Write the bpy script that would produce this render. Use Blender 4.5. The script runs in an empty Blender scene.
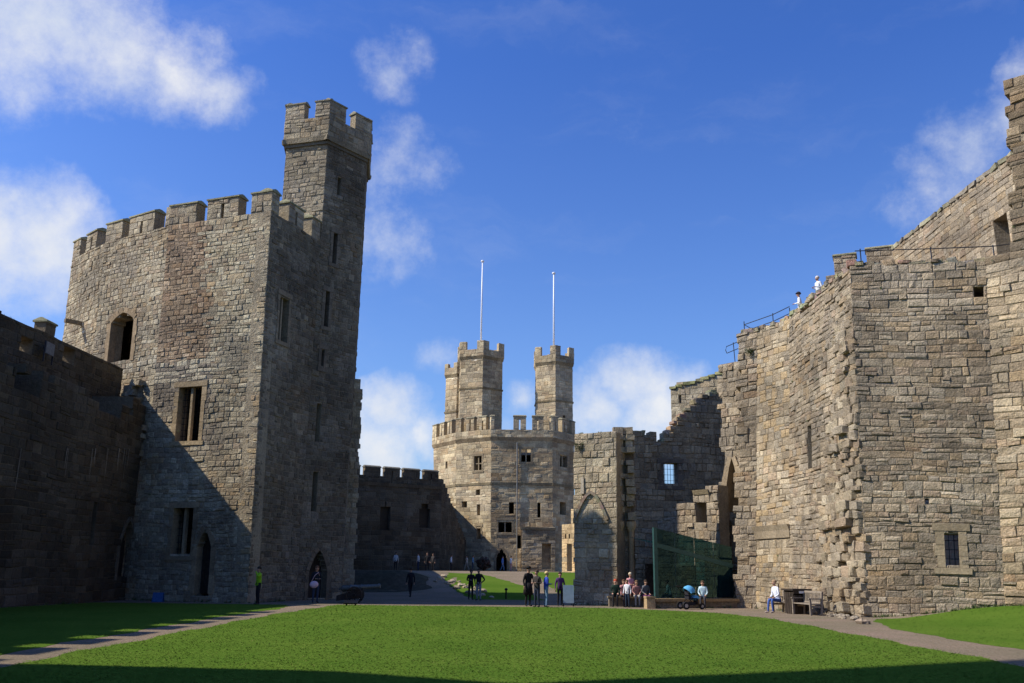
import bpy, math, random
import numpy as np
from mathutils import Vector, Matrix

random.seed(7)
RNG = random.Random(11)
scene = bpy.context.scene
COL = scene.collection
V = Vector

# ------------------------------------------------------------------ camera
FPX, CX, CY, CAMH = 900.0, 512.0, 341.5, 1.6
PITCH = math.atan(227.5 / FPX)
ROLL = 0.012
CAMROT = Matrix.Rotation(math.pi / 2 + PITCH, 3, 'X') @ Matrix.Rotation(ROLL, 3, 'Z')
CAMPOS = V((0, 0, CAMH))
cd = bpy.data.cameras.new('camera')
cam = bpy.data.objects.new('camera', cd)
COL.objects.link(cam)
cam.matrix_world = Matrix.Translation(CAMPOS) @ CAMROT.to_4x4()
cd.sensor_width = 36.0
cd.lens = FPX / 1024.0 * 36.0
cd.clip_start = 0.1
cd.clip_end = 3000
scene.camera = cam


def ray(px, py):
    return (CAMROT @ V((px - CX, CY - py, -FPX))).normalized()


def at_y(px, py, y):
    d = ray(px, py)
    return CAMPOS + d * (y / d.y)


def proj(p):
    v = CAMROT.transposed() @ (V(p) - CAMPOS)
    return (CX + FPX * v.x / -v.z, CY - FPX * v.y / -v.z)


# ------------------------------------------------------------------ terrain
def sstep(a, b, x):
    t = min(1.0, max(0.0, (x - a) / (b - a)))
    return t * t * (3 - 2 * t)


def ground_h(x, y):
    h = -0.13 * sstep(30, 46, y)
    right = 1.48 * sstep(56, 92, y)
    left = 1.46 * sstep(68, 71.5, y)
    k = sstep(-8.5, -4.0, x)
    h += left * (1 - k) + right * k
    # grass bank rising to the right-hand tower
    h += 0.55 * sstep(13.6, 18.8, x) * sstep(24, 33, y) * (1 - sstep(37, 45, y))
    return h


def on_ground(px, py):
    d = ray(px, py)
    t = 5.0
    while t < 400:
        p = CAMPOS + d * t
        if p.z <= ground_h(p.x, p.y):
            return p
        t += 0.05
    return CAMPOS + d * 120


# ------------------------------------------------------------------ tagging
def tag(o, label=None, cat=None, group=None, kind=None):
    if label: o['label'] = label
    if cat: o['category'] = cat
    if group: o['group'] = group
    if kind: o['kind'] = kind
    return o


def empty(name, loc, label=None, cat=None, group=None, rz=0):
    o = bpy.data.objects.new(name, None)
    COL.objects.link(o)
    o.location = loc
    o.rotation_euler = (0, 0, rz)
    o.empty_display_size = 0.3
    return tag(o, label, cat, group)


# ------------------------------------------------------------------ mesh builder
class MB:
    def __init__(s):
        s.v = []; s.f = []; s.c = []; s.mi = []; s.smooth = False

    def quad(s, pts, col=(1, 1, 1), mi=0):
        n = len(s.v)
        s.v.extend([tuple(p) for p in pts])
        s.f.append(tuple(range(n, n + len(pts))))
        s.c.append(col); s.mi.append(mi)

    def hexa(s, p, col=(1, 1, 1), mi=0):
        """8 points: 0-3 bottom ring, 4-7 top ring (counter-clockwise from above)"""
        n = len(s.v)
        s.v.extend([tuple(q) for q in p])
        for f in ((3, 2, 1, 0), (4, 5, 6, 7), (0, 1, 5, 4), (1, 2, 6, 5), (2, 3, 7, 6), (3, 0, 4, 7)):
            s.f.append(tuple(n + i for i in f)); s.c.append(col); s.mi.append(mi)

    def box(s, c, size, rz=0, col=(1, 1, 1), mi=0, jit=0, rng=None, tilt=0):
        c = V(c); hx, hy, hz = size[0] / 2, size[1] / 2, size[2] / 2
        m = Matrix.Rotation(rz, 3, 'Z')
        if tilt: m = m @ Matrix.Rotation(tilt, 3, 'X')
        pts = []
        for z in (-hz, hz):
            for x, y in ((-hx, -hy), (hx, -hy), (hx, hy), (-hx, hy)):
                q = V((x, y, z))
                if jit: q += V((rng.uniform(-jit, jit), rng.uniform(-jit, jit), rng.uniform(-jit, jit)))
                pts.append(c + m @ q)
        s.hexa(pts, col, mi)

    def tube(s, pts, r, seg=8, col=(1, 1, 1), mi=0, caps=True):
        pts = [V(p) for p in pts]
        rs = r if isinstance(r, (list, tuple)) else [r] * len(pts)
        rings = []
        for i, p in enumerate(pts):
            a = pts[max(0, i - 1)]; b = pts[min(len(pts) - 1, i + 1)]
            d = (b - a).normalized()
            up = V((0, 0, 1)) if abs(d.z) < 0.95 else V((1, 0, 0))
            x = d.cross(up).normalized(); y = x.cross(d).normalized()
            n = len(s.v)
            for k in range(seg):
                t = 2 * math.pi * k / seg
                s.v.append(tuple(p + (x * math.cos(t) + y * math.sin(t)) * rs[i]))
            rings.append(n)
        for a, b in zip(rings, rings[1:]):
            for k in range(seg):
                k2 = (k + 1) % seg
                s.f.append((a + k, b + k, b + k2, a + k2)); s.c.append(col); s.mi.append(mi)
        if caps:
            s.f.append(tuple(rings[0] + k for k in range(seg))); s.c.append(col); s.mi.append(mi)
            s.f.append(tuple(rings[-1] + k for k in reversed(range(seg)))); s.c.append(col); s.mi.append(mi)

    def prism(s, poly, z0, z1, col=(1, 1, 1), mi=0):
        n = len(s.v); k = len(poly)
        s.v.extend([(p[0], p[1], z0) for p in poly]); s.v.extend([(p[0], p[1], z1) for p in poly])
        s.f.append(tuple(n + i for i in reversed(range(k)))); s.c.append(col); s.mi.append(mi)
        s.f.append(tuple(n + k + i for i in range(k))); s.c.append(col); s.mi.append(mi)
        for i in range(k):
            j = (i + 1) % k
            s.f.append((n + i, n + j, n + k + j, n + k + i)); s.c.append(col); s.mi.append(mi)

    def ellipsoid(s, c, r, seg=12, rings=8, col=(1, 1, 1), mi=0, zmin=-1):
        n = len(s.v); c = V(c)
        for i in range(rings + 1):
            t = -math.pi / 2 + math.pi * i / rings
            for k in range(seg):
                a = 2 * math.pi * k / seg
                z = max(zmin, math.sin(t))
                s.v.append((c.x + r[0] * math.cos(t) * math.cos(a), c.y + r[1] * math.cos(t) * math.sin(a), c.z + r[2] * z))
        for i in range(rings):
            for k in range(seg):
                k2 = (k + 1) % seg
                s.f.append((n + i * seg + k, n + i * seg + k2, n + (i + 1) * seg + k2, n + (i + 1) * seg + k))
                s.c.append(col); s.mi.append(mi)

    def build(s, name, mats, parent=None, smooth=False):
        me = bpy.data.meshes.new(name)
        o = bpy.data.objects.new(name, me)
        COL.objects.link(o)
        off = V((0, 0, 0))
        if parent is not None:
            bpy_m = world_mat(parent).inverted()
            vs = [tuple(bpy_m @ V(p)) for p in s.v]
            o.parent = parent
        else:
            vs = s.v
        me.from_pydata(vs, [], s.f)
        if not isinstance(mats, (list, tuple)): mats = [mats]
        for m in mats: me.materials.append(m)
        ca = me.color_attributes.new('tint', 'FLOAT_COLOR', 'CORNER')
        counts = [len(f) for f in s.f]
        cols = np.repeat(np.array([(c[0], c[1], c[2], 1.0) for c in s.c], dtype=np.float32), counts, axis=0)
        ca.data.foreach_set('color', cols.ravel())
        me.polygons.foreach_set('material_index', s.mi)
        if smooth: me.polygons.foreach_set('use_smooth', [True] * len(s.f))
        me.update()
        return o


def world_mat(o):
    m = Matrix.LocRotScale(o.location, o.rotation_euler, o.scale)
    return world_mat(o.parent) @ m if o.parent else m


# ------------------------------------------------------------------ materials
def nodes_of(m):
    m.use_nodes = True
    nt = m.node_tree
    return nt, nt.nodes, nt.links, nt.nodes['Principled BSDF']


def stone_mat(name, mul=(1, 1, 1), bump=0.6, lichen=0.35, dark=0.5, streak=0.3, scale=1.0):
    """stone: colour of each block from its own tint, with weather stains, lichen and grain"""
    m = bpy.data.materials.new(name)
    nt, N, L, P = nodes_of(m)
    tc = N.new('ShaderNodeTexCoord')
    at = N.new('ShaderNodeAttribute'); at.attribute_name = 'tint'

    def noise(sc, det=6, rough=0.6, vec=None):
        n = N.new('ShaderNodeTexNoise'); n.inputs['Scale'].default_value = sc
        n.inputs['Detail'].default_value = det; n.inputs['Roughness'].default_value = rough
        L.new(vec or tc.outputs['Object'], n.inputs['Vector'])
        return n.outputs['Fac']

    def ramp(fac, a, b, c0=(0, 0, 0, 1), c1=(1, 1, 1, 1)):
        r = N.new('ShaderNodeValToRGB'); L.new(fac, r.inputs['Fac'])
        r.color_ramp.elements[0].position = a; r.color_ramp.elements[1].position = b
        r.color_ramp.elements[0].color = c0; r.color_ramp.elements[1].color = c1
        return r.outputs['Color']

    def mix(fac, a, b, mode='MIX'):
        x = N.new('ShaderNodeMix'); x.data_type = 'RGBA'; x.blend_type = mode
        if isinstance(fac, float): x.inputs[0].default_value = fac
        else: L.new(fac, x.inputs[0])
        for s, val in ((6, a), (7, b)):
            if isinstance(val, tuple): x.inputs[s].default_value = val
            else: L.new(val, x.inputs[s])
        return x.outputs[2]

    base = mix(1.0, at.outputs['Color'], (*mul, 1), 'MULTIPLY')
    grain = ramp(noise(9 * scale, 8, 0.75), 0.3, 0.72, (0.56, 0.56, 0.56, 1), (1.25, 1.23, 1.19, 1))
    base = mix(1.0, base, grain, 'MULTIPLY')
    big = ramp(noise(0.35, 5, 0.6), 0.38, 0.62, (0.74, 0.72, 0.7, 1), (1.12, 1.1, 1.06, 1))
    base = mix(1.0, base, big, 'MULTIPLY')
    if dark:
        f = ramp(noise(0.9, 7, 0.7), 0.56, 0.72, (0, 0, 0, 1), (dark, dark, dark, 1))
        base = mix(f, base, (0.055, 0.05, 0.042, 1))
    if lichen:
        f = ramp(noise(1.7, 8, 0.75), 0.6, 0.7, (0, 0, 0, 1), (lichen, lichen, lichen, 1))
        base = mix(f, base, (0.36, 0.34, 0.27, 1))
    if streak:
        mp = N.new('ShaderNodeMapping'); mp.inputs['Scale'].default_value = (1.3, 1.3, 0.09)
        L.new(tc.outputs['Object'], mp.inputs['Vector'])
        f = ramp(noise(1.0, 6, 0.65, mp.outputs['Vector']), 0.56, 0.74, (0, 0, 0, 1), (streak, streak, streak, 1))
        base = mix(f, base, (0.075, 0.068, 0.058, 1))
    L.new(base, P.inputs['Base Color'])
    P.inputs['Roughness'].default_value = 0.92
    P.inputs['Specular IOR Level'].default_value = 0.15
    n1 = noise(14 * scale, 9, 0.7); n2 = noise(3.5 * scale, 6, 0.6)
    ad = N.new('ShaderNodeMath'); ad.operation = 'ADD'; L.new(n1, ad.inputs[0]); L.new(n2, ad.inputs[1])
    bp = N.new('ShaderNodeBump'); bp.inputs['Strength'].default_value = bump; bp.inputs['Distance'].default_value = 0.08
    L.new(ad.outputs[0], bp.inputs['Height']); L.new(bp.outputs['Normal'], P.inputs['Normal'])
    return m


def plain(name, col, rough=0.7, metal=0.0, var=0.25, sc=12, bump=0.0, spec=0.3):
    m = bpy.data.materials.new(name)
    nt, N, L, P = nodes_of(m)
    tc = N.new('ShaderNodeTexCoord')
    n = N.new('ShaderNodeTexNoise'); n.inputs['Scale'].default_value = sc; n.inputs['Detail'].default_value = 5
    L.new(tc.outputs['Object'], n.inputs['Vector'])
    r = N.new('ShaderNodeValToRGB'); L.new(n.outputs['Fac'], r.inputs['Fac'])
    r.color_ramp.elements[0].position = 0.3; r.color_ramp.elements[1].position = 0.7
    r.color_ramp.elements[0].color = (*[c * (1 - var) for c in col], 1)
    r.color_ramp.elements[1].color = (*[min(1, c * (1 + var)) for c in col], 1)
    L.new(r.outputs['Color'], P.inputs['Base Color'])
    P.inputs['Roughness'].default_value = rough; P.inputs['Metallic'].default_value = metal
    P.inputs['Specular IOR Level'].default_value = spec
    if bump:
        b = N.new('ShaderNodeBump'); b.inputs['Strength'].default_value = bump; b.inputs['Distance'].default_value = 0.02
        L.new(n.outputs['Fac'], b.inputs['Height']); L.new(b.outputs['Normal'], P.inputs['Normal'])
    return m


M_GREY = stone_mat('stone_grey_tower', (1.3, 1.21, 1.03), bump=.9)
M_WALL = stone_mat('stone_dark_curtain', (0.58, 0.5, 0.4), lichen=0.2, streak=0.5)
M_WARM = stone_mat('stone_warm_ruin', (1.25, 1.14, 0.98), bump=1.0, streak=0.35)
M_FAR = stone_mat('stone_far_tower', (1.5, 1.34, 1.04), bump=0.5, lichen=0.2, streak=0.2, scale=0.6)
M_DRESS = stone_mat('stone_dressed', (1.05, .98, .88), bump=0.35, dark=0.25, lichen=0.3, streak=0.15)
M_COPE = stone_mat('stone_coping_lichen', (1, 1, 1), bump=0.5, dark=0.3, lichen=0.8, streak=0.0)
M_WOOD = plain('dark_oak', (0.035, 0.025, 0.018), 0.7, var=0.4, sc=6, bump=0.3)
M_IRON = plain('black_iron', (0.012, 0.012, 0.013), 0.45, 0.6, 0.3)
M_RAIL = plain('painted_rail', (0.035, 0.04, 0.05), 0.4, 0.4, 0.2)
M_WHITE = plain('white_paint', (0.75, 0.76, 0.78), 0.4, 0, 0.06)
M_TEAK = plain('weathered_teak', (0.23, 0.19, 0.145), 0.8, 0, 0.3, 18, 0.3)
M_DARKROOF = plain('stone_paving', (0.16, 0.15, 0.13), 0.9, 0, 0.35, 2.0, 0.4)

PAL_GREY = [(0.345, 0.32, 0.265), (0.31, 0.292, 0.255), (0.385, 0.36, 0.3), (0.27, 0.248, 0.21), (0.34, 0.295, 0.23), (0.3, 0.262, 0.22), (0.42, 0.4, 0.345)]
PAL_WARM = [(0.355, 0.32, 0.268), (0.325, 0.298, 0.255), (0.385, 0.35, 0.292), (0.29, 0.263, 0.222), (0.31, 0.29, 0.258), (0.36, 0.307, 0.235), (0.34, 0.292, 0.245), (0.42, 0.392, 0.338), (0.262, 0.238, 0.203), (0.33, 0.313, 0.28)]
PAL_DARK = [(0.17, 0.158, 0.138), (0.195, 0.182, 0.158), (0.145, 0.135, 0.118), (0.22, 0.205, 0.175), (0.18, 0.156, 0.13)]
MORTAR = (0.3, 0.275, 0.23)


PI_ = math.pi
# ------------------------------------------------------------------ masonry
class Face:
    """a wall face given by its two bottom and two top corners; left to right as seen from outside"""
    def __init__(s, b0, b1, t0, t1):
        s.b0, s.b1, s.t0, s.t1 = V(b0), V(b1), V(t0), V(t1)
        s.L = (s.b1 - s.b0).length
        s.Hh = ((s.t0 - s.b0).length + (s.t1 - s.b1).length) / 2
        ud = (s.b1 - s.b0) + (s.t1 - s.t0); vd = (s.t0 - s.b0) + (s.t1 - s.b1)
        s.n = ud.cross(vd).normalized()
        s.ang = math.atan2(ud.y, ud.x)

    def P(s, u, v, d=0.0):
        a = u / s.L; b = v / s.Hh
        p = s.b0 * ((1 - a) * (1 - b)) + s.b1 * (a * (1 - b)) + s.t0 * ((1 - a) * b) + s.t1 * (a * b)
        return p + s.n * d

    def uv(s, px, py):
        u, v = s.L / 2, s.Hh / 2
        for _ in range(8):
            x, y = proj(s.P(u, v))
            xu, yu = proj(s.P(u + .05, v)); xv, yv = proj(s.P(u, v + .05))
            a, b, c, d = (xu - x) / .05, (xv - x) / .05, (yu - y) / .05, (yv - y) / .05
            det = a * d - b * c
            if abs(det) < 1e-9: break
            ex, ey = px - x, py - y
            u += (d * ex - b * ey) / det; v += (-c * ex + a * ey) / det
        return u, v

    def rect(s, x0, y0, x1, y1):
        """opening given by what the camera sees: left, top, right, bottom"""
        xm, ym = (x0 + x1) / 2, (y0 + y1) / 2
        u0 = s.uv(x0, ym)[0]; u1 = s.uv(x1, ym)[0]
        v1 = s.uv(xm, y0)[1]; v0 = s.uv(xm, y1)[1]
        return min(u0, u1), max(u0, u1), v0, v1


class Op:
    def __init__(s, u0, u1, v0, v1, arch=0.0):
        s.u0, s.u1, s.v0, s.v1, s.arch = u0, u1, v0, v1, arch

    def span(s, v):
        if v < s.v0 or v > s.v1: return None
        if s.arch and v > s.v1 - s.arch:
            f = (v - (s.v1 - s.arch)) / s.arch
            k = (1 - f) ** 0.62
            m = (s.u0 + s.u1) / 2; h = (s.u1 - s.u0) / 2 * k
            return m - h, m + h
        return s.u0, s.u1


def cut(iv, spans):
    out = [iv]
    for a, b in spans:
        nxt = []
        for x, y in out:
            if b <= x or a >= y: nxt.append((x, y)); continue
            if a > x: nxt.append((x, a))
            if b < y: nxt.append((b, y))
        out = nxt
    return [(x, y) for x, y in out if y - x > 0.03]


def stone_block(mb, F, ua, ub, ya, yb, pal, prot, rough, gap, rng, tint):
    """one rough-faced stone: worn arrises, a face that bulges off-centre, courses that wander a little"""
    um, vm_ = (ua + ub) / 2, (ya + yb) / 2
    c = rng.choice(pal)
    k = rng.uniform(0.86, 1.12)
    # areas of different building campaigns and repairs
    w1 = math.sin(um * .55 + F.L * 3.1 + math.sin(vm_ * .8) * 1.3) + math.sin(vm_ * .47 + F.L * 1.7 + um * .21) + rng.uniform(-.5, .5)
    w2 = math.sin(um * 1.1 - vm_ * .35 + F.L) + math.sin(vm_ * 1.3 + um * .4 + 2) + rng.uniform(-.5, .5)
    if w1 > 1.1: k *= 1.14
    elif w1 < -1.1: k *= .8
    if w2 > 1.35: c = tuple(q * .5 + e_ * .5 for q, e_ in zip(c, (.27, .26, .245)))
    elif w2 < -1.7: c = (c[0] * 1.0, c[1] * .93, c[2] * .85)
    c = tuple(q * k for q in c)
    if tint: c = tint(c, (ua + ub) / 2, (ya + yb) / 2, rng)
    p = prot * (rng.uniform(0.1, .75) if rng.random() < .85 else rng.uniform(.7, 1.4))
    h = yb - ya
    bv = min(0.04, h * 0.14) * rng.uniform(.5, 1.4)
    J = lambda: rng.uniform(-rough, rough)
    wav = lambda u_, v_: v_ + .035 * math.sin(u_ * .83 + v_ * .4 + F.L) + .02 * math.sin(u_ * 2.3 + v_ * 1.7)
    x0, x1, y0, y1 = ua + gap, ub - gap, ya + gap, yb - gap
    n = len(mb.v)
    for (uu, vv) in ((x0, y0), (x1, y0), (x1, y1), (x0, y1)):
        mb.v.append(tuple(F.P(uu, wav(uu, vv), -0.03)))
    for (uu, vv) in ((x0 + bv * .15, y0 + bv * .15), (x1 - bv * .15, y0 + bv * .15), (x1 - bv * .15, y1 - bv * .15), (x0 + bv * .15, y1 - bv * .15)):
        mb.v.append(tuple(F.P(uu + J() * .5, wav(uu, vv) + J() * .5, p * 0.35)))
    for (uu, vv) in ((x0 + bv, y0 + bv), (x1 - bv, y0 + bv), (x1 - bv, y1 - bv), (x0 + bv, y1 - bv)):
        mb.v.append(tuple(F.P(uu + J(), wav(uu, vv) + J(), p + J() * .7)))
    cu = x0 + (x1 - x0) * rng.uniform(.35, .65); cv = y0 + (y1 - y0) * rng.uniform(.4, .65)
    mb.v.append(tuple(F.P(cu, wav(cu, cv), p + rough * rng.uniform(-.4, 1.1))))
    for r in (0, 4):
        for q in range(4):
            q2 = (q + 1) % 4
            mb.f.append((n + r + q, n + r + q2, n + r + 4 + q2, n + r + 4 + q)); mb.c.append(c); mb.mi.append(0)
    for q in range(4):
        mb.f.append((n + 8 + q, n + 8 + (q + 1) % 4, n + 12)); mb.c.append(c); mb.mi.append(0)


def masonry(mb, F, ops=(), course=0.32, wid=(0.26, 0.7), prot=0.04, thick=0.8, pal=PAL_GREY, top=None,
            left=None, right=None, rough=0.014, seed=0, v0=0.0, v1=None, tint=None, gap=0.006, ends=True):
    rng = random.Random(seed * 977 + 13)
    v1 = F.Hh if v1 is None else v1
    v = v0
    while v < v1 - 0.02:
        h = course * rng.choice((0.6, 0.75, 0.85, 0.95, 1.0, 1.1, 1.25, 1.35))
        if v + h > v1 - 0.12: h = v1 - v
        vm = v + h / 2
        ul = left(vm) if left else 0.0
        ur = right(vm) if right else F.L
        spans = [sp for sp in (o.span(vm) for o in ops) if sp]
        ivs = cut((ul, ur), spans)
        if top:
            nx = []
            for a, b in ivs:           # ruined crest: walk along and keep what is still standing
                x = a; st = None
                while x < b - 1e-6:
                    e = min(b, x + 0.45)
                    ok = top((x + e) / 2) > vm
                    if ok and st is None: st = x
                    if not ok and st is not None: nx.append((st, x)); st = None
                    x = e
                if st is not None: nx.append((st, b))
            ivs = nx
        cw = rng.uniform(0.7, 1.2)
        for a, b in ivs:
            mb.hexa([F.P(a, v, -0.004), F.P(b, v, -0.004), F.P(b, v, -thick), F.P(a, v, -thick),
                     F.P(a, v + h, -0.004), F.P(b, v + h, -0.004), F.P(b, v + h, -thick), F.P(a, v + h, -thick)], MORTAR)
            u = a - (0 if a > 0.01 or not ends else prot * 0.5)
            end = b + (0 if b < F.L - 0.01 or not ends else prot * 0.5)
            while u < end - 1e-4:
                w = rng.uniform(*wid) * cw
                if end - (u + w) < wid[0] * 0.55: w = end - u
                rows = ((v, v + h),)
                if h > course * .9 and rng.random() < .12:
                    m_ = v + h * rng.uniform(.38, .62); rows = ((v, m_), (m_, v + h))
                if rng.random() < .012: rows = ()      # a stone that has fallen out
                for (ya, yb) in rows:
                    stone_block(mb, F, u, u + w, ya, yb, pal, prot, rough, gap, rng, tint)
                u += w
        v += h


def chunk(mb, c, size, rng, pal, rz=0):
    k = rng.uniform(0.75, 1.2); col = tuple(q * k for q in rng.choice(pal))
    mb.box(c, size, rz + rng.uniform(-.2, .2), col, 0, min(size) * 0.16, rng)


def lump(mb, c, size, ax, rng, col):
    """a weathered rubble stone: rounded block, worn unevenly; ax = (right, out, up) directions"""
    n = len(mb.v); seg, rings = 8, 5; ph = rng.uniform(0, 1)
    sp = lambda x, e: math.copysign(abs(x) ** e, x)
    for i in range(rings + 1):
        t = -math.pi / 2 + math.pi * i / rings
        for k in range(seg):
            a = 2 * math.pi * (k + ph) / seg; w = rng.uniform(.86, 1.12)
            x = sp(math.cos(t), .26) * sp(math.cos(a), .3) * w; y = sp(math.cos(t), .26) * sp(math.sin(a), .3) * w; z = sp(math.sin(t), .3) * rng.uniform(.9, 1.08)
            mb.v.append(tuple(c + ax[0] * x * size[0] / 2 + ax[1] * y * size[1] / 2 + ax[2] * z * size[2] / 2))
    for i in range(rings):
        for k in range(seg):
            k2 = (k + 1) % seg
            mb.f.append((n + i * seg + k, n + i * seg + k2, n + (i + 1) * seg + k2, n + (i + 1) * seg + k)); mb.c.append(col); mb.mi.append(0)


def bar(mb, p0, p1, w, d, n, col=(1, 1, 1)):
    """squared bar from p0 to p1; w across, d along the normal n"""
    p0, p1, n = V(p0), V(p1), V(n).normalized()
    a = (p1 - p0).normalized(); x = a.cross(n).normalized() * (w / 2); y = n * (d / 2)
    mb.hexa([p0 - x - y, p0 + x - y, p0 + x + y, p0 - x + y, p1 - x - y, p1 + x - y, p1 + x + y, p1 - x + y], col)


def window(parent, F, op, mull=1, trans=0, bars=True, frame_col=(0.36, 0.3, 0.2), fw=0.22, depth=0.35, proud=0.05, label=None, transom_at=0.5):
    """stone surround with mullion; iron bars set in the opening"""
    mb = MB(); rng = random.Random(int(op.u0 * 100) + int(op.v0 * 77))
    u0, u1, v0, v1 = op.u0, op.u1, op.v0, op.v1
    def jc():
        k = rng.uniform(0.8, 1.2); return tuple(q * k for q in frame_col)
    v = v0
    while v < v1 - 0.01:
        h = min(rng.uniform(0.3, 0.55), v1 - v)
        if v1 - v - h < 0.15: h = v1 - v
        for (a, b) in ((u0 - fw * rng.uniform(.7, 1.3), u0 + 0.03), (u1 - 0.03, u1 + fw * rng.uniform(.7, 1.3))):
            pts = [F.P(a, v + .008, proud), F.P(b, v + .008, proud), F.P(b, v + .008, -0.4), F.P(a, v + .008, -0.4),
                   F.P(a, v + h - .008, proud), F.P(b, v + h - .008, proud), F.P(b, v + h - .008, -0.4), F.P(a, v + h - .008, -0.4)]
            mb.hexa(pts, jc())
        v += h
    for (a, b) in ((v0 - 0.22, v0 - 0.004), (v1 + 0.004, v1 + 0.28)):
        e = fw * 1.3
        pts = [F.P(u0 - e, a, proud + .02), F.P(u1 + e, a, proud + .02), F.P(u1 + e, a, -0.4), F.P(u0 - e, a, -0.4),
               F.P(u0 - e, b, proud + .02), F.P(u1 + e, b, proud + .02), F.P(u1 + e, b, -0.4), F.P(u0 - e, b, -0.4)]
        mb.hexa(pts, jc())
    w = mb.build('window', M_DRESS, parent)
    if label: w['label'] = label
    for i in range(mull):
        uu = u0 + (u1 - u0) * (i + 1) / (mull + 1)
        m2 = MB(); bar(m2, F.P(uu, v0 - .02, -depth * .6), F.P(uu, v1 + .02, -depth * .6), 0.13, 0.2, F.n, tuple(q * 1.15 for q in frame_col))
        m2.build('mullion', M_DRESS, w)
    for i in range(trans):
        vv = v0 + (v1 - v0) * transom_at
        m2 = MB(); bar(m2, F.P(u0, vv, -depth * .6), F.P(u1, vv, -depth * .6), 0.12, 0.17, F.n, frame_col)
        m2.build('transom', M_DRESS, w)
    if bars:
        m3 = MB()
        nb = max(2, int((u1 - u0) / 0.16))
        for i in range(1, nb):
            uu = u0 + (u1 - u0) * i / nb
            m3.tube([F.P(uu, v0, -depth), F.P(uu, v1, -depth)], 0.014, 5)
        nv = max(2, int((v1 - v0) / 0.3))
        for i in range(1, nv):
            vv = v0 + (v1 - v0) * i / nv
            m3.tube([F.P(u0, vv, -depth - .02), F.P(u1, vv, -depth - .02)], 0.012, 5)
        m3.build('grille', M_IRON, w)
    return w


def doorway(parent, F, op, leaf=True, frame_col=(0.33, 0.27, 0.19), fw=0.24, proud=0.05):
    """pointed arch of dressed stones round an opening, with a plank door set back in it"""
    mb = MB(); rng = random.Random(int(op.u0 * 37) + 5)
    m = (op.u0 + op.u1) / 2; hw = (op.u1 - op.u0) / 2
    pts = []
    spring = op.v1 - op.arch
    nv = max(2, int((spring - op.v0) / 0.42))
    for i in range(nv + 1): pts.append((hw, op.v0 + (spring - op.v0) * i / nv))
    for i in range(1, 6):
        f = i / 5; pts.append((hw * (1 - f) ** 0.62 if f < 1 else 0.0, spring + op.arch * f))
    for sgn in (-1, 1):
        for (x0, y0), (x1, y1) in zip(pts, pts[1:]):
            d = V((x1 - x0, y1 - y0)); nrm = V((d.y, -d.x)).normalized()
            e = fw * rng.uniform(.75, 1.25)
            o0 = (x0 + nrm.x * e, y0 + nrm.y * e); o1 = (x1 + nrm.x * e, y1 + nrm.y * e)
            k = rng.uniform(.8, 1.2); c = tuple(q * k for q in frame_col)
            r = [(x0 - .03, y0), (o0[0], o0[1]), (o1[0], o1[1]), (x1 - .03 if x1 > .03 else x1, y1)]
            if sgn < 0: r = [r[1], r[0], r[3], r[2]]
            P4 = [(m + sgn * x, y) for x, y in r]
            A = [F.P(u, v, proud) for u, v in P4]; B = [F.P(u, v, -0.35) for u, v in P4]
            mb.hexa([A[0], A[1], B[1], B[0], A[3], A[2], B[2], B[3]], c)
    d0 = mb.build('doorway', M_DRESS, parent)
    if leaf:
        ml = MB()
        n = max(3, int(hw * 2 / 0.18))
        for i in range(n):
            a = op.u0 + (op.u1 - op.u0) * i / n + .006; b = op.u0 + (op.u1 - op.u0) * (i + 1) / n - .006
            f = abs((a + b) / 2 - m) / hw
            vt = spring + op.arch * max(0, 1 - f ** 1.6)
            ml.hexa([F.P(a, op.v0, -.45), F.P(b, op.v0, -.45), F.P(b, op.v0, -.52), F.P(a, op.v0, -.52),
                     F.P(a, vt, -.45), F.P(b, vt, -.45), F.P(b, vt, -.52), F.P(a, vt, -.52)])
        ml.build('door', M_WOOD, d0)
    return d0


def merlon(parent, F, u0, u1, v0, v1, pal, mat, thick=0.7, slit=False, cope=True, seed=0, course=0.3, copecol=(0.33, 0.32, 0.2), proud=0.0):
    f = Face(F.P(u0, v0, proud), F.P(u1, v0, proud), F.P(u0, v1, proud), F.P(u1, v1, proud))
    mb = MB()
    ops = []
    if slit:
        c = f.L / 2; ops = [Op(c - .09, c + .09, f.Hh * .05, f.Hh * .8)]
    masonry(mb, f, ops, course=course, thick=thick, pal=pal, seed=seed, wid=(.35, .7))
    o = mb.build('merlon', mat, parent)
    if cope:
        mc = MB(); e = 0.07
        a = [f.P(-e, f.Hh + .003, e), f.P(f.L + e, f.Hh + .003, e), f.P(f.L + e, f.Hh + .003, -thick - e), f.P(-e, f.Hh + .003, -thick - e)]
        b = [f.P(-e * .3, f.Hh + .24, -thick * .38), f.P(f.L + e * .3, f.Hh + .24, -thick * .38), f.P(f.L + e * .3, f.Hh + .24, -thick * .62), f.P(-e * .3, f.Hh + .24, -thick * .62)]
        a2 = [p + V((0, 0, .08)) for p in a]
        mc.hexa([*a, *a2], copecol); mc.hexa([*[p + V((0, 0, .001)) for p in a2], *b], copecol)
        mc.build('coping', M_COPE, o)
    return o


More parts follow.
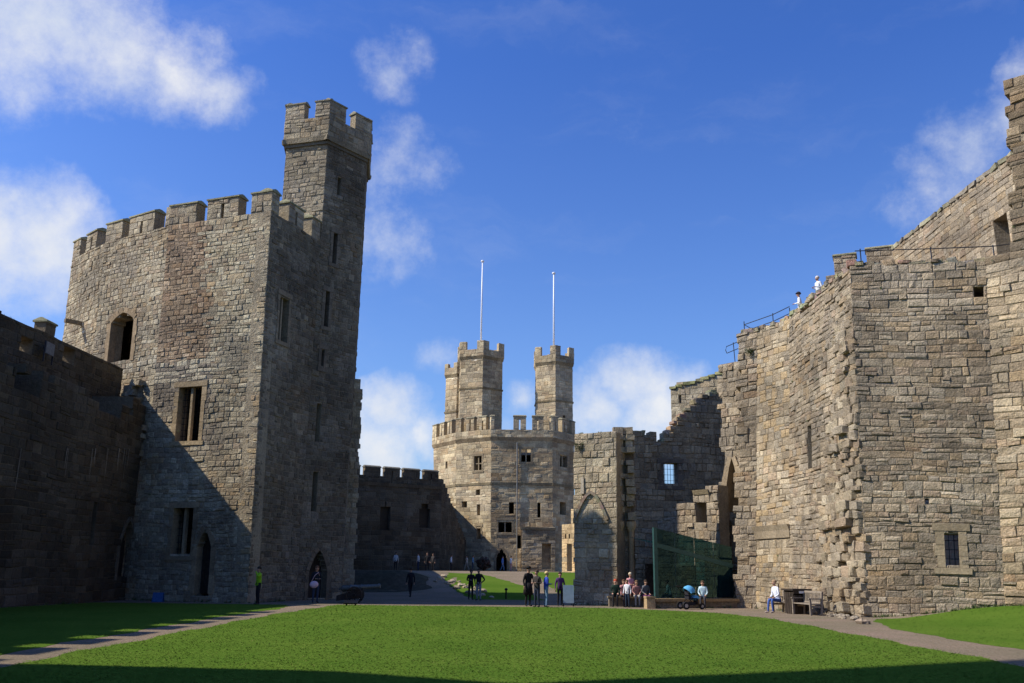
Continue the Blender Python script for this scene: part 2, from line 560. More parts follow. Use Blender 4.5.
def band(mb, F, v0, v1, d0, d1, col, u0=0.0, u1=None, back=-0.05, seg=0.8):
    """moulded string course along a face, made of lengths of stone"""
    u1 = F.L if u1 is None else u1
    n = max(1, int((u1 - u0) / seg)); rng = random.Random(int(v0 * 31 + F.L * 17))
    for i in range(n):
        a = u0 + (u1 - u0) * i / n - (0.1 if i == 0 else -.004); b = u0 + (u1 - u0) * (i + 1) / n + (0.1 if i == n - 1 else -.004)
        k = rng.uniform(.8, 1.15); c = tuple(q * k for q in col)
        mb.hexa([F.P(a, v0, d0), F.P(b, v0, d0), F.P(b, v0, back), F.P(a, v0, back),
                 F.P(a, v1, d1), F.P(b, v1, d1), F.P(b, v1, back), F.P(a, v1, back)], c)


# ================================================================== LEFT TOWER
def poly_faces(bot, top, zb, zt):
    n = len(bot); out = []
    for i in range(n):
        j = (i + 1) % n
        out.append(Face((*bot[i], zb), (*bot[j], zb), (*top[i], zt), (*top[j], zt)))
    return out


tower = empty('castle_tower', (-18.5, 53, 0), 'tall many-sided stone tower with battlements and slim stair turret, left of the lawn', 'tower')
TB = [(-26.9, 52.9), (-23.5, 49.8), (-18.75, 46.9), (-12.45, 44.6), (-11.2, 49.2), (-11.9, 56.0), (-16.5, 60.5), (-22.5, 60.8), (-26.6, 57.5)]
TT = [(-27.3, 52.9), (-23.9, 49.8), (-19.1, 46.9), (-12.85, 44.6), (-11.15, 49.15), (-12.0, 56.0), (-16.6, 60.6), (-22.6, 60.9), (-27.0, 57.6)]
TF = poly_faces(TB, TT, -0.3, 19.85)
mb = MB()
f12, f23, f34 = TF[1], TF[2], TF[3]
ops12 = [Op(*f12.rect(110, 313, 133, 362), arch=0.5)]
o_win = Op(*f23.rect(177, 387, 201, 441)); o_win2 = Op(*f23.rect(172, 508, 193, 556)); o_door = Op(*f23.rect(196, 530, 211, 594), arch=0.8)
o_slit_r = Op(*f34.rect(278, 296, 288, 342))


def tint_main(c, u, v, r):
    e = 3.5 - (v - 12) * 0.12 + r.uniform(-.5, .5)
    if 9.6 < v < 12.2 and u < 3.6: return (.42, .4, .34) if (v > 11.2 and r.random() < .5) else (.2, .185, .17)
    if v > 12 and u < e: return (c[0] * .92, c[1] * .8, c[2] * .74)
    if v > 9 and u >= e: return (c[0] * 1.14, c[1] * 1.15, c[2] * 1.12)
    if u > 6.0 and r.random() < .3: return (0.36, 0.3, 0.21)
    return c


masonry(mb, TF[0], course=.25, wid=(.22, .55), seed=1)
masonry(mb, f12, ops12, course=.24, wid=(.2, .52), seed=2)
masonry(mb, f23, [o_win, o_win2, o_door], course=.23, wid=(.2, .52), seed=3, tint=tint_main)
masonry(mb, f34, [o_slit_r], course=.25, wid=(.22, .55), seed=4, pal=PAL_DARK)  # darker palette puts the shade of this right-hand face into its colour
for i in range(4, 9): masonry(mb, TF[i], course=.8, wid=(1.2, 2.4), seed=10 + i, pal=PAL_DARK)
# tooth stones left where the curtain wall once climbed against the tower
rr = random.Random(5)
for i in range(60):
    u = rr.uniform(3.3, 5.2); v = 7.5 + rr.random() ** 1.6 * 4.6
    if abs(u - 4.3) > 1.15 - (v - 7.5) * .2: continue
    p = f12.P(u, v, rr.uniform(0, .3)); chunk(mb, p, (rr.uniform(.3, .6), rr.uniform(.3, .7), rr.uniform(.2, .35)), rr, PAL_GREY, f12.ang)
mb.build('wall', M_GREY, tower)
mb = MB(); mb.prism([(x * .985 - .25, y * .985 + .75) for x, y in TT], 17.6, 17.9); mb.build('roof', M_DARKROOF, tower)
window(tower, f23, o_win, mull=1, bars=True, frame_col=(0.36, 0.3, 0.205), fw=.22, proud=.04)
window(tower, f23, o_win2, mull=1, bars=True, frame_col=(0.30, 0.25, 0.18), fw=.22)
doorway(tower, f23, o_door)
doorway(tower, f12, ops12[0], leaf=False, fw=.3)
window(tower, f34, o_slit_r, mull=1, bars=False, frame_col=(0.24, 0.21, 0.16), fw=.15)
ML = [(TF[0], [(0, .22), (.42, .72)]), (f12, [(.0, .26), (.38, .76), (.94, 1)]), (f23, [(0, .27), (.38, .68), (.81, 1.0)]),
      (f34, [(0, .12), (.33, .62), (.8, .97)]), (TF[4], [(.35, .55), (.7, .95)]), (TF[5], [(.05, .3), (.5, .8)]), (TF[6], [(.05, .3), (.5, .8)]), (TF[7], [(.05, .3), (.5, .8)]), (TF[8], [(.05, .3), (.5, .8)])]
for fi, (F, ms) in enumerate(ML):
    for k, (a, b) in enumerate(ms):
        merlon(tower, F, a * F.L, b * F.L, F.Hh, F.Hh + 1.12, PAL_GREY, M_GREY, slit=(b - a > .25 and k == 1), seed=fi * 7 + k, cope=(b - a) > .1)
# stair turret
UB = [(-13.8, 50.0), (-11.2, 49.2), (-9.3, 51.6), (-9.7, 54.4), (-12.0, 55.6), (-14.2, 53.2)]
UT = [(-13.75, 49.85), (-11.12, 49.12), (-9.2, 51.55), (-9.6, 54.4), (-12.0, 55.6), (-14.2, 53.0)]
UF = poly_faces(UB, UT, -0.3, 26.2)
tur = MB()
tslits = [UF[1].rect(337.5, 177, 341, 195), UF[1].rect(332, 233, 337, 264), UF[1].rect(324, 291, 329, 327), UF[1].rect(320.5, 349, 324, 368), UF[1].rect(316, 400, 320.5, 444), UF[1].rect(312, 471, 317, 513)]
tops = [Op(*r) for r in tslits]
o_tdoor = Op(*UF[1].rect(308, 550, 327, 600), arch=1.1)
masonry(tur, UF[0], course=.3, seed=31, v0=17.5, pal=PAL_GREY[:4] + PAL_WARM[:2])
masonry(tur, UF[1], tops + [o_tdoor], course=.26, wid=(.24, .55), seed=32, pal=PAL_DARK, thick=.6)  # turret's shaded face: darker stone tones deepen the shade by colour
masonry(tur, UF[2], course=.32, seed=33, pal=PAL_DARK)
for i in (3, 4, 5): masonry(tur, UF[i], course=.6, wid=(.8, 1.6), seed=34 + i, v0=16, pal=PAL_DARK)
tw = tur.build('turret', M_GREY, tower)
cx = sum(p[0] for p in UT) / 6; cy = sum(p[1] for p in UT) / 6
PT = [((x - cx) * 1.075 + cx, (y - cy) * 1.075 + cy) for x, y in UT]
PF = poly_faces(PT, PT, 26.5, 27.75)
mbp = MB()
for i, F in enumerate(PF): masonry(mbp, F, course=.3, seed=50 + i, thick=.55, pal=PAL_GREY[1:5])
for F in UF: band(mbp, F, F.Hh - .1, F.Hh + .14, .02, .2, (0.13, 0.12, 0.1), back=-.3)
for F in PF: band(mbp, F, -.3, -.02, .0, .05, (0.26, 0.24, 0.2), back=-.3)
mbp.prism([(x * .97 - .36, y * .97 + 1.57) for x, y in PT], 26.0, 26.25, (.15, .14, .12))
pp = mbp.build('parapet', M_GREY, tower)
for i, F in enumerate(PF):
    for k, (a, b) in enumerate([(0, .43), (.68, 1.0)] if i == 0 else [(0, .38), (.62, 1)]):
        merlon(tower, F, a * F.L, b * F.L, F.Hh, F.Hh + 1.0, PAL_GREY, M_GREY, thick=.5, seed=i * 3 + k, proud=0.0, slit=False, copecol=(.3, .28, .2))
doorway(tower, UF[1], o_tdoor, leaf=True, frame_col=(.2, .17, .13))
for o in tops[1:4]: window(tower, UF[1], o, mull=0, bars=False, frame_col=(.2, .18, .15), fw=.16)
# broken cross wall on the turret's far side
sf = Face((-9.55, 53.0, -.2), (-8.8, 53.3, -.2), (-9.75, 53.0, 12.6), (-9.0, 53.3, 12.6))
mb = MB()
rg = random.Random(3); teeth = [rg.uniform(-.13, .04) for _ in range(80)]
masonry(mb, sf, course=.32, seed=61, thick=1.6, right=lambda v: sf.L + teeth[int(v * 3) % 80], pal=PAL_GREY)
mb.build('wall_stub', M_GREY, tower)
# water spout on the west side
mb = MB(); p = TF[0].P(2.6, 15.6, 0); mb.box(p + TF[0].n * .45, (.22, 1.1, .22), TF[0].ang, (.2, .18, .15)); mb.build('gargoyle', M_GREY, tower)

# ================================================================== LEFT CURTAIN WALL
cw = empty('curtain_wall', (-20.4, 28, 0), 'long dark shaded castle wall with ruined wall walk along the left lawn, running up to the big tower', 'castle wall')
CF = Face((-19.3, 8.0, -.3), (-19.3, 47.0, -.3), (-19.3, 8.0, 10.4), (-19.3, 47.0, 10.4))
cr = random.Random(8); crest = [9.15 + cr.uniform(-.3, .35) for _ in range(80)]


def crest_top(u): return crest[int(u / .6) % 80] + .3 + (.9 if u > 37.5 else 0)


cops = [Op(*CF.rect(14, 374, 41, 396)), Op(*CF.rect(99, 398, 122, 415)), Op(*CF.rect(119, 520, 133, 580), arch=1.2), Op(*CF.rect(91, 505, 95, 546)), Op(*CF.rect(149, 472, 151, 496)), Op(8, 8.8, 3, 5), Op(17, 17.8, 3, 5)]
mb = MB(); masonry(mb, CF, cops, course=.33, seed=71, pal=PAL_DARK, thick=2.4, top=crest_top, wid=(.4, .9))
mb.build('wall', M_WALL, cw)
mb = MB(); mb.box((-21.75, 27.5, 4.6), (.1, 38, 9.4)); mb.build('backing_panel', M_WALL, cw)  # panel added behind the wall's openings so that they stay dark
ON = Face((-22.3, 8.0, 8), (-22.4, 38.0, 8), (-22.3, 8.0, 12.3), (-22.4, 38.0, 12.3))
OF = Face((-22.4, 38.0, 8), (-21.1, 47.8, 8), (-22.4, 38.0, 12.2), (-21.1, 47.8, 11.9))
oops = [Op(*OF.rect(20, 335, 33, 355)), Op(*OF.rect(63, 348, 75, 362)), Op(*OF.rect(35, 343, 45, 355))]
oc = [4.35 + cr.uniform(-.07, .1) for _ in range(200)]
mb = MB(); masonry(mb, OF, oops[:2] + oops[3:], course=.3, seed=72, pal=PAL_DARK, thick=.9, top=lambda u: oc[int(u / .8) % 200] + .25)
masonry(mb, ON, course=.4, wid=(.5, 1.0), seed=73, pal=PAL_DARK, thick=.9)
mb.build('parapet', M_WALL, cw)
for k in range(11): merlon(cw, ON, .6 + k * 2.3, 2.0 + k * 2.3, ON.Hh, ON.Hh + .95, PAL_DARK, M_WALL, thick=.6, seed=700 + k)
merlon(cw, OF, OF.uv(46, 325)[0], OF.uv(56, 325)[0], OF.Hh, OF.Hh + .55, PAL_GREY, M_WALL, thick=.6, seed=5)
mb = MB(); mb.box((-22.9, 28.2, 4.0), (.6, 39.5, 8.3)); mb.box((-20.8, 28, 7.6), (2.2, 37, .3)); mb.build('wall_walk', M_WALL, cw)
doorway(cw, CF, cops[2], leaf=True, frame_col=(.16, .145, .12))
# lime run-off marks below the wall walk
mb = MB()
for x in (18, 66, 89, 93, 106, 117, 123, 126):
    u, v = CF.uv(x, 448)
    for k in range(2):
        w = RNG.uniform(.03, .09); uu = u + RNG.uniform(-.1, .25); h = RNG.uniform(.5, 1.7)
        mb.quad([CF.P(uu, v - h, .075), CF.P(uu + w * .4, v - h, .075), CF.P(uu + w, v, .075), CF.P(uu, v, .075)], (.27, .26, .24))
mb.build('lime_stain', M_DRESS, cw)
bd = empty('notice_board', (OF.P(*OF.uv(40, 349), .5)), 'small pale framed notice board up on the dark left wall walk', 'sign')
mb = MB(); bp_ = V(bd.location); mb.box(bp_ + V((0, 0, 0)), (.05, .75, .55), 0); mb.build('panel', plain('grey_board', (.16, .165, .17), .6), bd)
for sg in (-1, 1):
    mb = MB(); mb.box(bp_ + V((-.02, sg * .4, -.2)), (.06, .06, 1.0)); mb.build('post', M_RAIL, bd)

# ================================================================== RIGHT RUINED TOWER
rt = empty('ruined_tower', (16.5, 40, 0), 'broad ruined tower of warm brown stone with broken toothed corner and railed flat top', 'tower')
pil = Face((11.15, 46.1, -.4), (12.05, 45.7, -.4), (12.25, 46.7, 14.0), (13.05, 46.3, 14.1))
p1 = Face((12.05, 45.7, -.4), (12.85, 43.0, -.4), (13.05, 46.3, 14.1), (14.19, 44.25, 14.2))
lf = Face((12.85, 43.0, -.4), (13.8, 36.0, -.4), (14.19, 44.25, 14.2), (14.23, 36.0, 14.2))
wf = Face((13.8, 36.0, -.4), (18.0, 34.0, -.4), (14.23, 36.0, 14.2), (18.85, 34.0, 13.7))
bw = Face((18.0, 34.0, -.4), (21.4, 30.4, -.4), (19.4, 34.0, 22.3), (22.9, 30.4, 22.3))
g = random.Random(21)
tl = [g.uniform(-.22, .12) for _ in range(100)]; tr = [g.uniform(-.12, .25) for _ in range(100)]; tb = [g.uniform(-.15, .35) for _ in range(100)]
crw = [14.55 + g.uniform(-.22, .18) for _ in range(60)]
mb = MB()
masonry(mb, pil, course=.34, wid=(.3, .7), seed=81, pal=PAL_WARM, left=lambda v: tl[int(v * 2.6) % 100], prot=.07, rough=.03, thick=1.2)


def tint_p1(c, u, v, r):
    if r.random() < .2: return (0.4, 0.335, 0.235)
    return (c[0] * 1.08, c[1] * 1.08, c[2] * 1.05)


masonry(mb, p1, course=.3, wid=(.3, .7), seed=82, pal=PAL_WARM, prot=.05, tint=tint_p1)
o_slot = Op(*lf.rect(808, 424, 812, 470))
masonry(mb, lf, [o_slot], course=.27, wid=(.25, .7), seed=83, pal=PAL_WARM, prot=.06, rough=.026, top=lambda u: crw[int(u / .5) % 60])
o_w = Op(*wf.rect(944, 531, 960, 568)); o_h = Op(*wf.rect(925, 497, 929, 507)); o_h2 = Op(*wf.rect(974, 289, 984, 300))
masonry(mb, wf, [o_w, o_h, o_h2], course=.265, wid=(.25, .8), seed=84, pal=PAL_WARM, prot=.045, rough=.022, gap=.007)


def bw_left(v): return 0.0 if v < 14.2 else 1.0 + tb[int(v * 3) % 100] * .6 + (v - 14.2) * .01


def bw_top(u): return 21.0 + tb[int(u * 2) % 100] * 1.5 + (.4 if 1.2 < u < 2.2 else 0)


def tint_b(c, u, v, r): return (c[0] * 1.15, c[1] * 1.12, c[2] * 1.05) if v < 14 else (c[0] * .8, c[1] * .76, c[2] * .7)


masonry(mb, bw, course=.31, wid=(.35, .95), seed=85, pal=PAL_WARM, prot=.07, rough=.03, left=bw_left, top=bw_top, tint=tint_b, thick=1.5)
mb.prism([(12.6, 46.6), (13.3, 46.0), (14.5, 44.2), (14.6, 36.3), (18.9, 34.5), (22.3, 36), (21.9, 49), (17.5, 50.3)], 13.3, 13.75, (.2, .18, .15))
mb.build('wall', M_WARM, rt)
window(rt, wf, o_w, mull=0, bars=True, frame_col=(.33, .29, .22), fw=.28, depth=.3)
# broken toothing at the near corner: rubble core where a cross wall was torn away
mb = MB()
v = -.1
ud = (lf.P(1, 3) - lf.P(0, 3)).normalized()
while v < 13.7:
    h = g.choice((.18, .24, .3, .34, .42)); prog = min(1.0, max(0.0, v / 13.6))
    band_w = (3.6 * (1 - prog) ** .8 + 1.0) * g.uniform(.7, 1.0)
    reach = .5 * (1 - prog) ** 1.2 + .2 + .16 * math.sin(v * 1.9) * (1 - prog * .5)
    u = lf.L + g.uniform(-.02, .1)
    while u > lf.L - band_w:
        w = g.uniform(.2, .75); dist = (lf.L - u) / band_w
        prof_d = math.sin(min(1, dist * 1.6 + .22) * PI_ * .62) * (1 - dist * .6)
        d = max(.02, reach * prof_d * g.uniform(.45, 1.15))
        if g.random() < .97:
            k = g.uniform(.8, 1.15); c = tuple(q * k for q in g.choice(PAL_WARM + PAL_GREY))
            dep = g.uniform(.35, .6)
            rx = (ud + V((0, 0, g.uniform(-.12, .12)))).normalized(); up_ = V((g.uniform(-.1, .1), g.uniform(-.1, .1), 1)).normalized()
            lump(mb, lf.P(u - w / 2, v + h / 2, d - dep / 2), (w * g.uniform(1.0, 1.25), dep, h * g.uniform(.98, 1.25)), (rx, lf.n, up_), g, c)
        u -= w
    v += h * .97
mb.build('broken_corner', M_WARM, rt)
mb = MB()
for F_, n_ in ((wf, 20), (lf, 26), (p1, 8), (pil, 4)):
    for q in range(n_):
        u_ = F_.L * (q + g.random()) / n_
        lump(mb, F_.P(u_, F_.Hh + g.uniform(-.04, .12), -g.uniform(.12, .3)), (g.uniform(.25, .55), g.uniform(.3, .55), g.uniform(.14, .32)), ((F_.P(1, 1) - F_.P(0, 1)).normalized(), F_.n, V((0, g.uniform(-.1, .1), 1)).normalized()), g, tuple(q_ * g.uniform(.8, 1.1) for q_ in g.choice(PAL_WARM)))
mb.build('crest', M_WARM, rt)
# string course and corbel in the recess
mb = MB(); band(mb, p1, 3.95, 4.2, .12, .25, (.33, .295, .235)); band(mb, p1, 3.6, 3.95, .08, .12, (.3, .265, .21)); mb.build('string_course', M_DRESS, rt)
# rails on top
rail = empty('railing', (15.5, 35.6, 14.2), 'thin dark safety rail along the flat top of the ruined tower, above its barred window', 'railing')
mb = MB()
ra = [wf.P(.2, wf.Hh, -.35), wf.P(3.0, wf.Hh, -.35), wf.P(5.0, wf.Hh + .05, -.4)]
mb.tube([p + V((0, 0, .75)) for p in ra] + [V((21, 33.9, 14.6))], .022, 6); mb.tube([p + V((0, 0, .05)) for p in ra[1:]] + [V((21, 33.9, 14.0))], .018, 6)
mb.build('rail', M_RAIL, rail)
for u in (.4, 2.9, 5.0):
    mb = MB(); p = wf.P(u, wf.Hh, -.38); mb.tube([p - V((0, 0, .4)), p + V((0, 0, .85))], .025, 6); mb.build('post', M_RAIL, rail)
rail = empty('railing', (13.2, 45.5, 14.1), 'dark double safety rail on the ruined tower top, above the bin and benches', 'railing')
A = pil.P(.15, pil.Hh, -.5); B = p1.P(.9, p1.Hh, -.4); Cc = p1.P(2.2, p1.Hh, -.5)
mb = MB()
for z in (.25, .62): mb.tube([A + V((.6, .8, z)), A + V((0, 0, z)), B + V((0, 0, z + .1)), Cc + V((0, 0, z + .25))], .022, 6)
mb.build('rail', M_RAIL, rail)
for q in (A, B, Cc):
    mb = MB(); mb.tube([q - V((0, 0, .4)), q + V((0, 0, .8))], .025, 6); mb.build('post', M_RAIL, rail)

# curtain wall climbing away behind the terrace
dw = empty('curtain_wall', (22, 42, 13.5), 'high sunlit wall with a lichened sloping-looking crest rising behind the terrace at far right', 'castle wall')
DF = Face((21.9, 50.0, 12.5), (22.0, 33.6, 12.5), (21.6, 50.0, 19.5), (22.0, 33.6, 19.5))
dc = [7.0 + g.uniform(-.15, .05) for _ in range(100)]
o_ds = Op(*DF.rect(995, 216, 1010, 258))
mb = MB(); masonry(mb, DF, [o_ds], course=.33, seed=91, pal=PAL_WARM, thick=1.6, top=lambda u: dc[int(u * 2) % 100] + .2)
mb.box((22.9, 41.9, 6.2), (1.6, 16.4, 12.5))
mb.build('wall', M_WARM, dw)
mb = MB()
for i in range(26):
    u = i * .63
    pt = DF.P(u + .3, 7.08, -.5); chunk(mb, pt, (.6, 1.15, .2), g, [(.33, .32, .22), (.4, .38, .27), (.28, .25, .2)], DF.ang)
mb.build('coping', M_COPE, dw)
EF = Face((17.4, 50.2, 12.5), (21.7, 48.4, 12.5), (17.4, 50.2, 18.35), (21.7, 48.4, 18.35))
mb = MB(); masonry(mb, EF, course=.33, seed=92, pal=PAL_WARM, thick=.9, top=lambda u: 5.9 if u > 1.0 else 3.3 + u * 2.4)
mb.build('parapet', M_WARM, dw)
a, b = EF.uv(834, 262)[0], EF.uv(856, 262)[0]
merlon(dw, EF, a, b, 5.5, 7.0, PAL_WARM, M_WARM, thick=.9, seed=3)
a, b = EF.uv(866, 250)[0], EF.uv(899, 250)[0]
merlon(dw, EF, a, b, 5.75, 7.2, PAL_WARM, M_WARM, thick=.9, seed=4, copecol=(.42, .4, .26))

# ================================================================== GATE WALL, WINDOW WALL, STUB
gw = empty('gate_wall', (11.9, 49.3, 0), 'tall broken wall with a narrow pointed stone arch, between the green glass shelter and the ruined tower', 'castle wall')
GF = Face((11.65, 50.8, -.4), (14.3, 47.9, -.4), (12.0, 50.8, 13.6), (14.6, 47.9, 13.6))
gb = [g.uniform(-.3, .25) for _ in range(100)]
o_arch = Op(*GF.rect(725, 458, 742, 522), arch=2.6)
mb = MB(); masonry(mb, GF, [o_arch], course=.4, seed=101, pal=PAL_WARM, thick=1.3, left=lambda v: .1 + gb[int(v * 2.6) % 100] * .8, prot=.08, rough=.03, top=lambda u: 13.7 + gb[int(u * 2) % 100])
gd = [g.uniform(-.2, .2) for _ in range(60)]
mb.build('wall', M_WARM, gw)
doorway(gw, GF, o_arch, leaf=False, frame_col=(.4, .345, .26), fw=.28, proud=.12)
mb = MB(); qi = GF.P(GF.L / 2, 0, -2.2); mb.box((qi.x + .3, qi.y, 5.9), (3.6, .3, 12), GF.ang); mb.build('backing_panel', M_WALL, gw)  # added panel closing the space behind the arch to keep it dark
rail = empty('railing', (12.3, 47.5, 13.4), 'short bent handrail end on top of the gate wall, left of the ruined tower', 'railing')
mb = MB(); q = GF.P(1.0, GF.Hh, -.5)
for z in (.35, .75): mb.tube([q + V((-.5, .6, z)), q + V((.1, -.9, z + .05))], .022, 6)
mb.tube([q + V((-.5, .6, .35)), q + V((-.55, .66, .55)), q + V((-.5, .6, .75))], .022, 6); mb.build('rail', M_RAIL, rail)
mb = MB(); mb.tube([q - V((.2, 0, .3)), q + V((-.2, .2, .9))], .025, 6); mb.build('post', M_RAIL, rail)

ww = empty('ruined_wall', (10.5, 56.7, 0), 'dark ruined wall with a raking top and one small barred window open to the sky', 'castle wall')
WF = Face((7.4, 56.0, -.4), (14.6, 57.4, -.4), (7.4, 56.0, 14.6), (14.6, 57.4, 14.6))
wtop = [WF.uv(*q) for q in ((637, 432), (654, 433), (655, 441), (662, 440), (668, 431), (675, 423), (683, 415), (690, 406), (700, 398), (716, 389), (722, 387))]


def ww_top(u):
    if u <= wtop[0][0]: return wtop[0][1]
    for (a, b), (c, d) in zip(wtop, wtop[1:]):
        if a <= u <= c: return b + (d - b) * (u - a) / max(.001, c - a) + gb[int(u * 3) % 100] * .4
    return wtop[-1][1]


o_ww = Op(*WF.rect(663.5, 463, 678, 486))
mb = MB(); masonry(mb, WF, [o_ww], course=.36, seed=111, pal=[(.36, .31, .235), (.32, .27, .2), (.4, .34, .255), (.29, .24, .175)], thick=.7, top=ww_top, prot=.07)
u_ = 0.0
while u_ < WF.L:
    w_ = g.uniform(.25, .6); d_ = g.uniform(.2, .4)
    lump(mb, WF.P(u_, ww_top(u_) - .05 + g.uniform(-.12, .1), -.3), (w_, .75, d_), ((WF.P(1, 1) - WF.P(0, 1)).normalized(), WF.n, V((g.uniform(-.15, .15), 0, 1)).normalized()), g, tuple(q * g.uniform(.8, 1.1) for q in g.choice(PAL_WARM)))
    u_ += w_ * .8
mb.build('wall', M_WARM, ww)
window(ww, WF, o_ww, mull=0, bars=True, frame_col=(.16, .14, .12), fw=.3, depth=.3)
# lower wall in front, facing the sun
LW = Face((8.6, 52.9, -.4), (11.15, 49.2, -.4), (8.6, 52.9, 8.0), (11.3, 49.2, 8.0))
lw = [(0, 4.7), (.5, 5.0), (1.2, 5.6), (2.0, 5.3), (2.8, 5.9), (3.6, 6.4), (4.6, 7.2)]


def lw_top(u):
    z = lw[0][1]
    for a, b in lw:
        if u >= a: z = b
    return z + .3 + gb[int(u * 4) % 100] * .4


lwo = Op(*LW.rect(696, 505, 707, 521))
mb = MB(); masonry(mb, LW, [lwo], course=.36, seed=112, pal=PAL_WARM, thick=.8, top=lw_top, prot=.09, rough=.03)
lwall = empty('low_wall', (10, 50.4, 0), 'lower broken wall in the sun behind the glass shelter, with a dark square hole', 'castle wall')
mb.build('wall', M_WARM, lwall)
mb = MB()
band(mb, LW, 6.1, 6.35, .1, .22, (.33, .29, .21), 2.9, 3.8); mb.build('coping', M_DRESS, lwall)
# far block with a slit seen over the raking top
bt = empty('wall_tower', (14.5, 66, 0), 'sunlit mossy top of a far wall tower, seen above the raking dark wall', 'tower')
BF = Face((11.9, 66.0, 9.9), (18.5, 62.5, 9.9), (11.9, 66.0, 15.5), (18.5, 62.5, 15.5))
BL = Face((13.6, 71, 9.9), (11.9, 66, 9.9), (13.6, 71, 14.8), (11.9, 66, 14.8))
o_b = Op(*BF.rect(679, 396, 681.5, 406))


def bf_top(u): return 5.0 + min(1.0, u * .3) * .75 + gb[int(u * 2) % 100] * .2


mb = MB(); masonry(mb, BF, [o_b], course=.4, seed=121, pal=PAL_GREY, thick=.6, top=bf_top); masonry(mb, BL, course=.4, seed=122, pal=PAL_GREY, thick=.6)
mb.box((17.2, 69.2, 4.9), (5.6, 4, 9.8))
mb.build('wall', M_GREY, bt)
mb = MB()
for i in range(16):
    u = i * .5; p = BF.P(u + .2, bf_top(u) - .05, -.3); chunk(mb, p, (.55, .8, .22), g, [(.3, .3, .16), (.36, .34, .2), (.24, .25, .12)], BF.ang)
mb.build('coping', M_COPE, bt)

# the stub with the blind arch and shafts
SY = 47.2
stub = empty('wall_stub', (5, SY + .6, -.13), 'free-standing slab of wall with blind pointed arch and two slender stone shafts', 'castle wall')
x0 = at_y(573, 605, SY).x; x1 = at_y(617, 606, SY).x; x2 = at_y(637, 606, SY).x
zt = at_y(595, 434, SY).z
SF = Face((x0 * (SY + .75) / SY, SY + .75, -.5), (x1 * (SY - .45) / SY, SY - .45, -.5), (x0 * (SY + .75) / SY + .05, SY + .75, zt + .1), (x1 * (SY - .45) / SY + .1, SY - .45, zt + .05))
mb = MB(); st = [g.uniform(-.12, .1) for _ in range(100)]
masonry(mb, SF, course=.36, seed=131, pal=PAL_GREY + PAL_WARM[:3], thick=1.5, prot=.05, left=lambda v: .05 + st[int(v * 3) % 100] * .5, top=lambda u: SF.Hh + .25 + st[int(u * 2.3) % 100] * 2)
S2 = Face((x1 + .05, SY + .5, -.5), (x2, SY + .55, -.5), (x1 + .1, SY + .5, zt + .1), (x2 + .1, SY + .55, zt + .1))
masonry(mb, S2, course=.36, seed=132, pal=PAL_DARK, thick=1.0)
SL = Face((x0, SY + 1.6, -.5), (x0, SY, -.5), (x0 + .05, SY + 1.6, zt), (x0 + .05, SY, zt))
# toothing above the shafts
v = 4.6
xs = [x1 + (x2 - x1) * .22, x1 + (x2 - x1) * .82]
while v < SF.Hh:
    h = g.uniform(.28, .42)
    for i, x in enumerate(xs):
        if g.random() < .85:
            w = g.uniform(.3, .5); d = g.uniform(.25, .55)
            k = g.uniform(.85, 1.25); c = tuple(q * k for q in g.choice(PAL_WARM))
            mb.box((x + g.uniform(-.05, .05), SY + .55 - d / 2, v - .5 + h / 2), (w, d, h - .03), g.uniform(-.08, .08), c, 0, .02, g)
    if g.random() < .45 and v > 6: mb.box(((xs[0] + xs[1]) / 2, SY + .42, v - .5 + h / 2), (.3, .3, h - .03), 0, g.choice(PAL_WARM), 0, .02, g)
    v += h
mb.build('wall', M_GREY, stub)
for x in xs:
    mb = MB(); mb.tube([(x, SY + .25, -.2), (x, SY + .25, 3.6)], .13, 12, (.36, .3, .22)); mb.tube([(x, SY + .25, -.2), (x, SY + .25, 0.15), (x, SY + .25, .25)], [.2, .2, .14], 12, (.33, .28, .2))
    s_ = mb.build('shaft', M_DRESS, stub)
    mb = MB(); mb.tube([(x, SY + .25, 3.55), (x, SY + .25, 3.75), (x, SY + .25, 3.85), (x, SY + .25, 4.05)], [.14, .23, .26, .26], 12, (.44, .38, .28)); mb.build('capital', M_DRESS, s_)
# blind arch moulding
ox0, oy0 = SF.uv(575, 520); ox1, _ = SF.uv(608, 520); _, ap = SF.uv(590, 492)
mm = (ox0 + ox1) / 2; hw = (ox1 - ox0) / 2; pts = []
for i in range(9):
    f = i / 8; pts.append((hw * (1 - f) ** .62 if f < 1 else 0, oy0 + (ap - oy0) * f))
mb = MB()
for sg in (-1, 1):
    for (a, b), (c, d) in zip(pts, pts[1:]):
        bar(mb, SF.P(mm + sg * a, b, .0), SF.P(mm + sg * c, d, .0), .15, .24, SF.n, tuple(q * g.uniform(.8, 1.1) for q in (.26, .24, .2)))
mb.build('arch_moulding', M_DRESS, stub)
mb = MB(); ys = SF.uv(583, 492)
mb.hexa([SF.P(ys[0] - .1, ys[1] - .1, .12), SF.P(ys[0] + .1, ys[1] - .1, .12), SF.P(ys[0] + .1, ys[1] - .1, -.1), SF.P(ys[0] - .1, ys[1] - .1, -.1),
         SF.P(ys[0] - .07, ys[1] + .75, .1), SF.P(ys[0] + .07, ys[1] + .75, .1), SF.P(ys[0] + .07, ys[1] + .75, -.1), SF.P(ys[0] - .07, ys[1] + .75, -.1)], (.42, .4, .36))
mb.build('corbel', M_DRESS, stub)

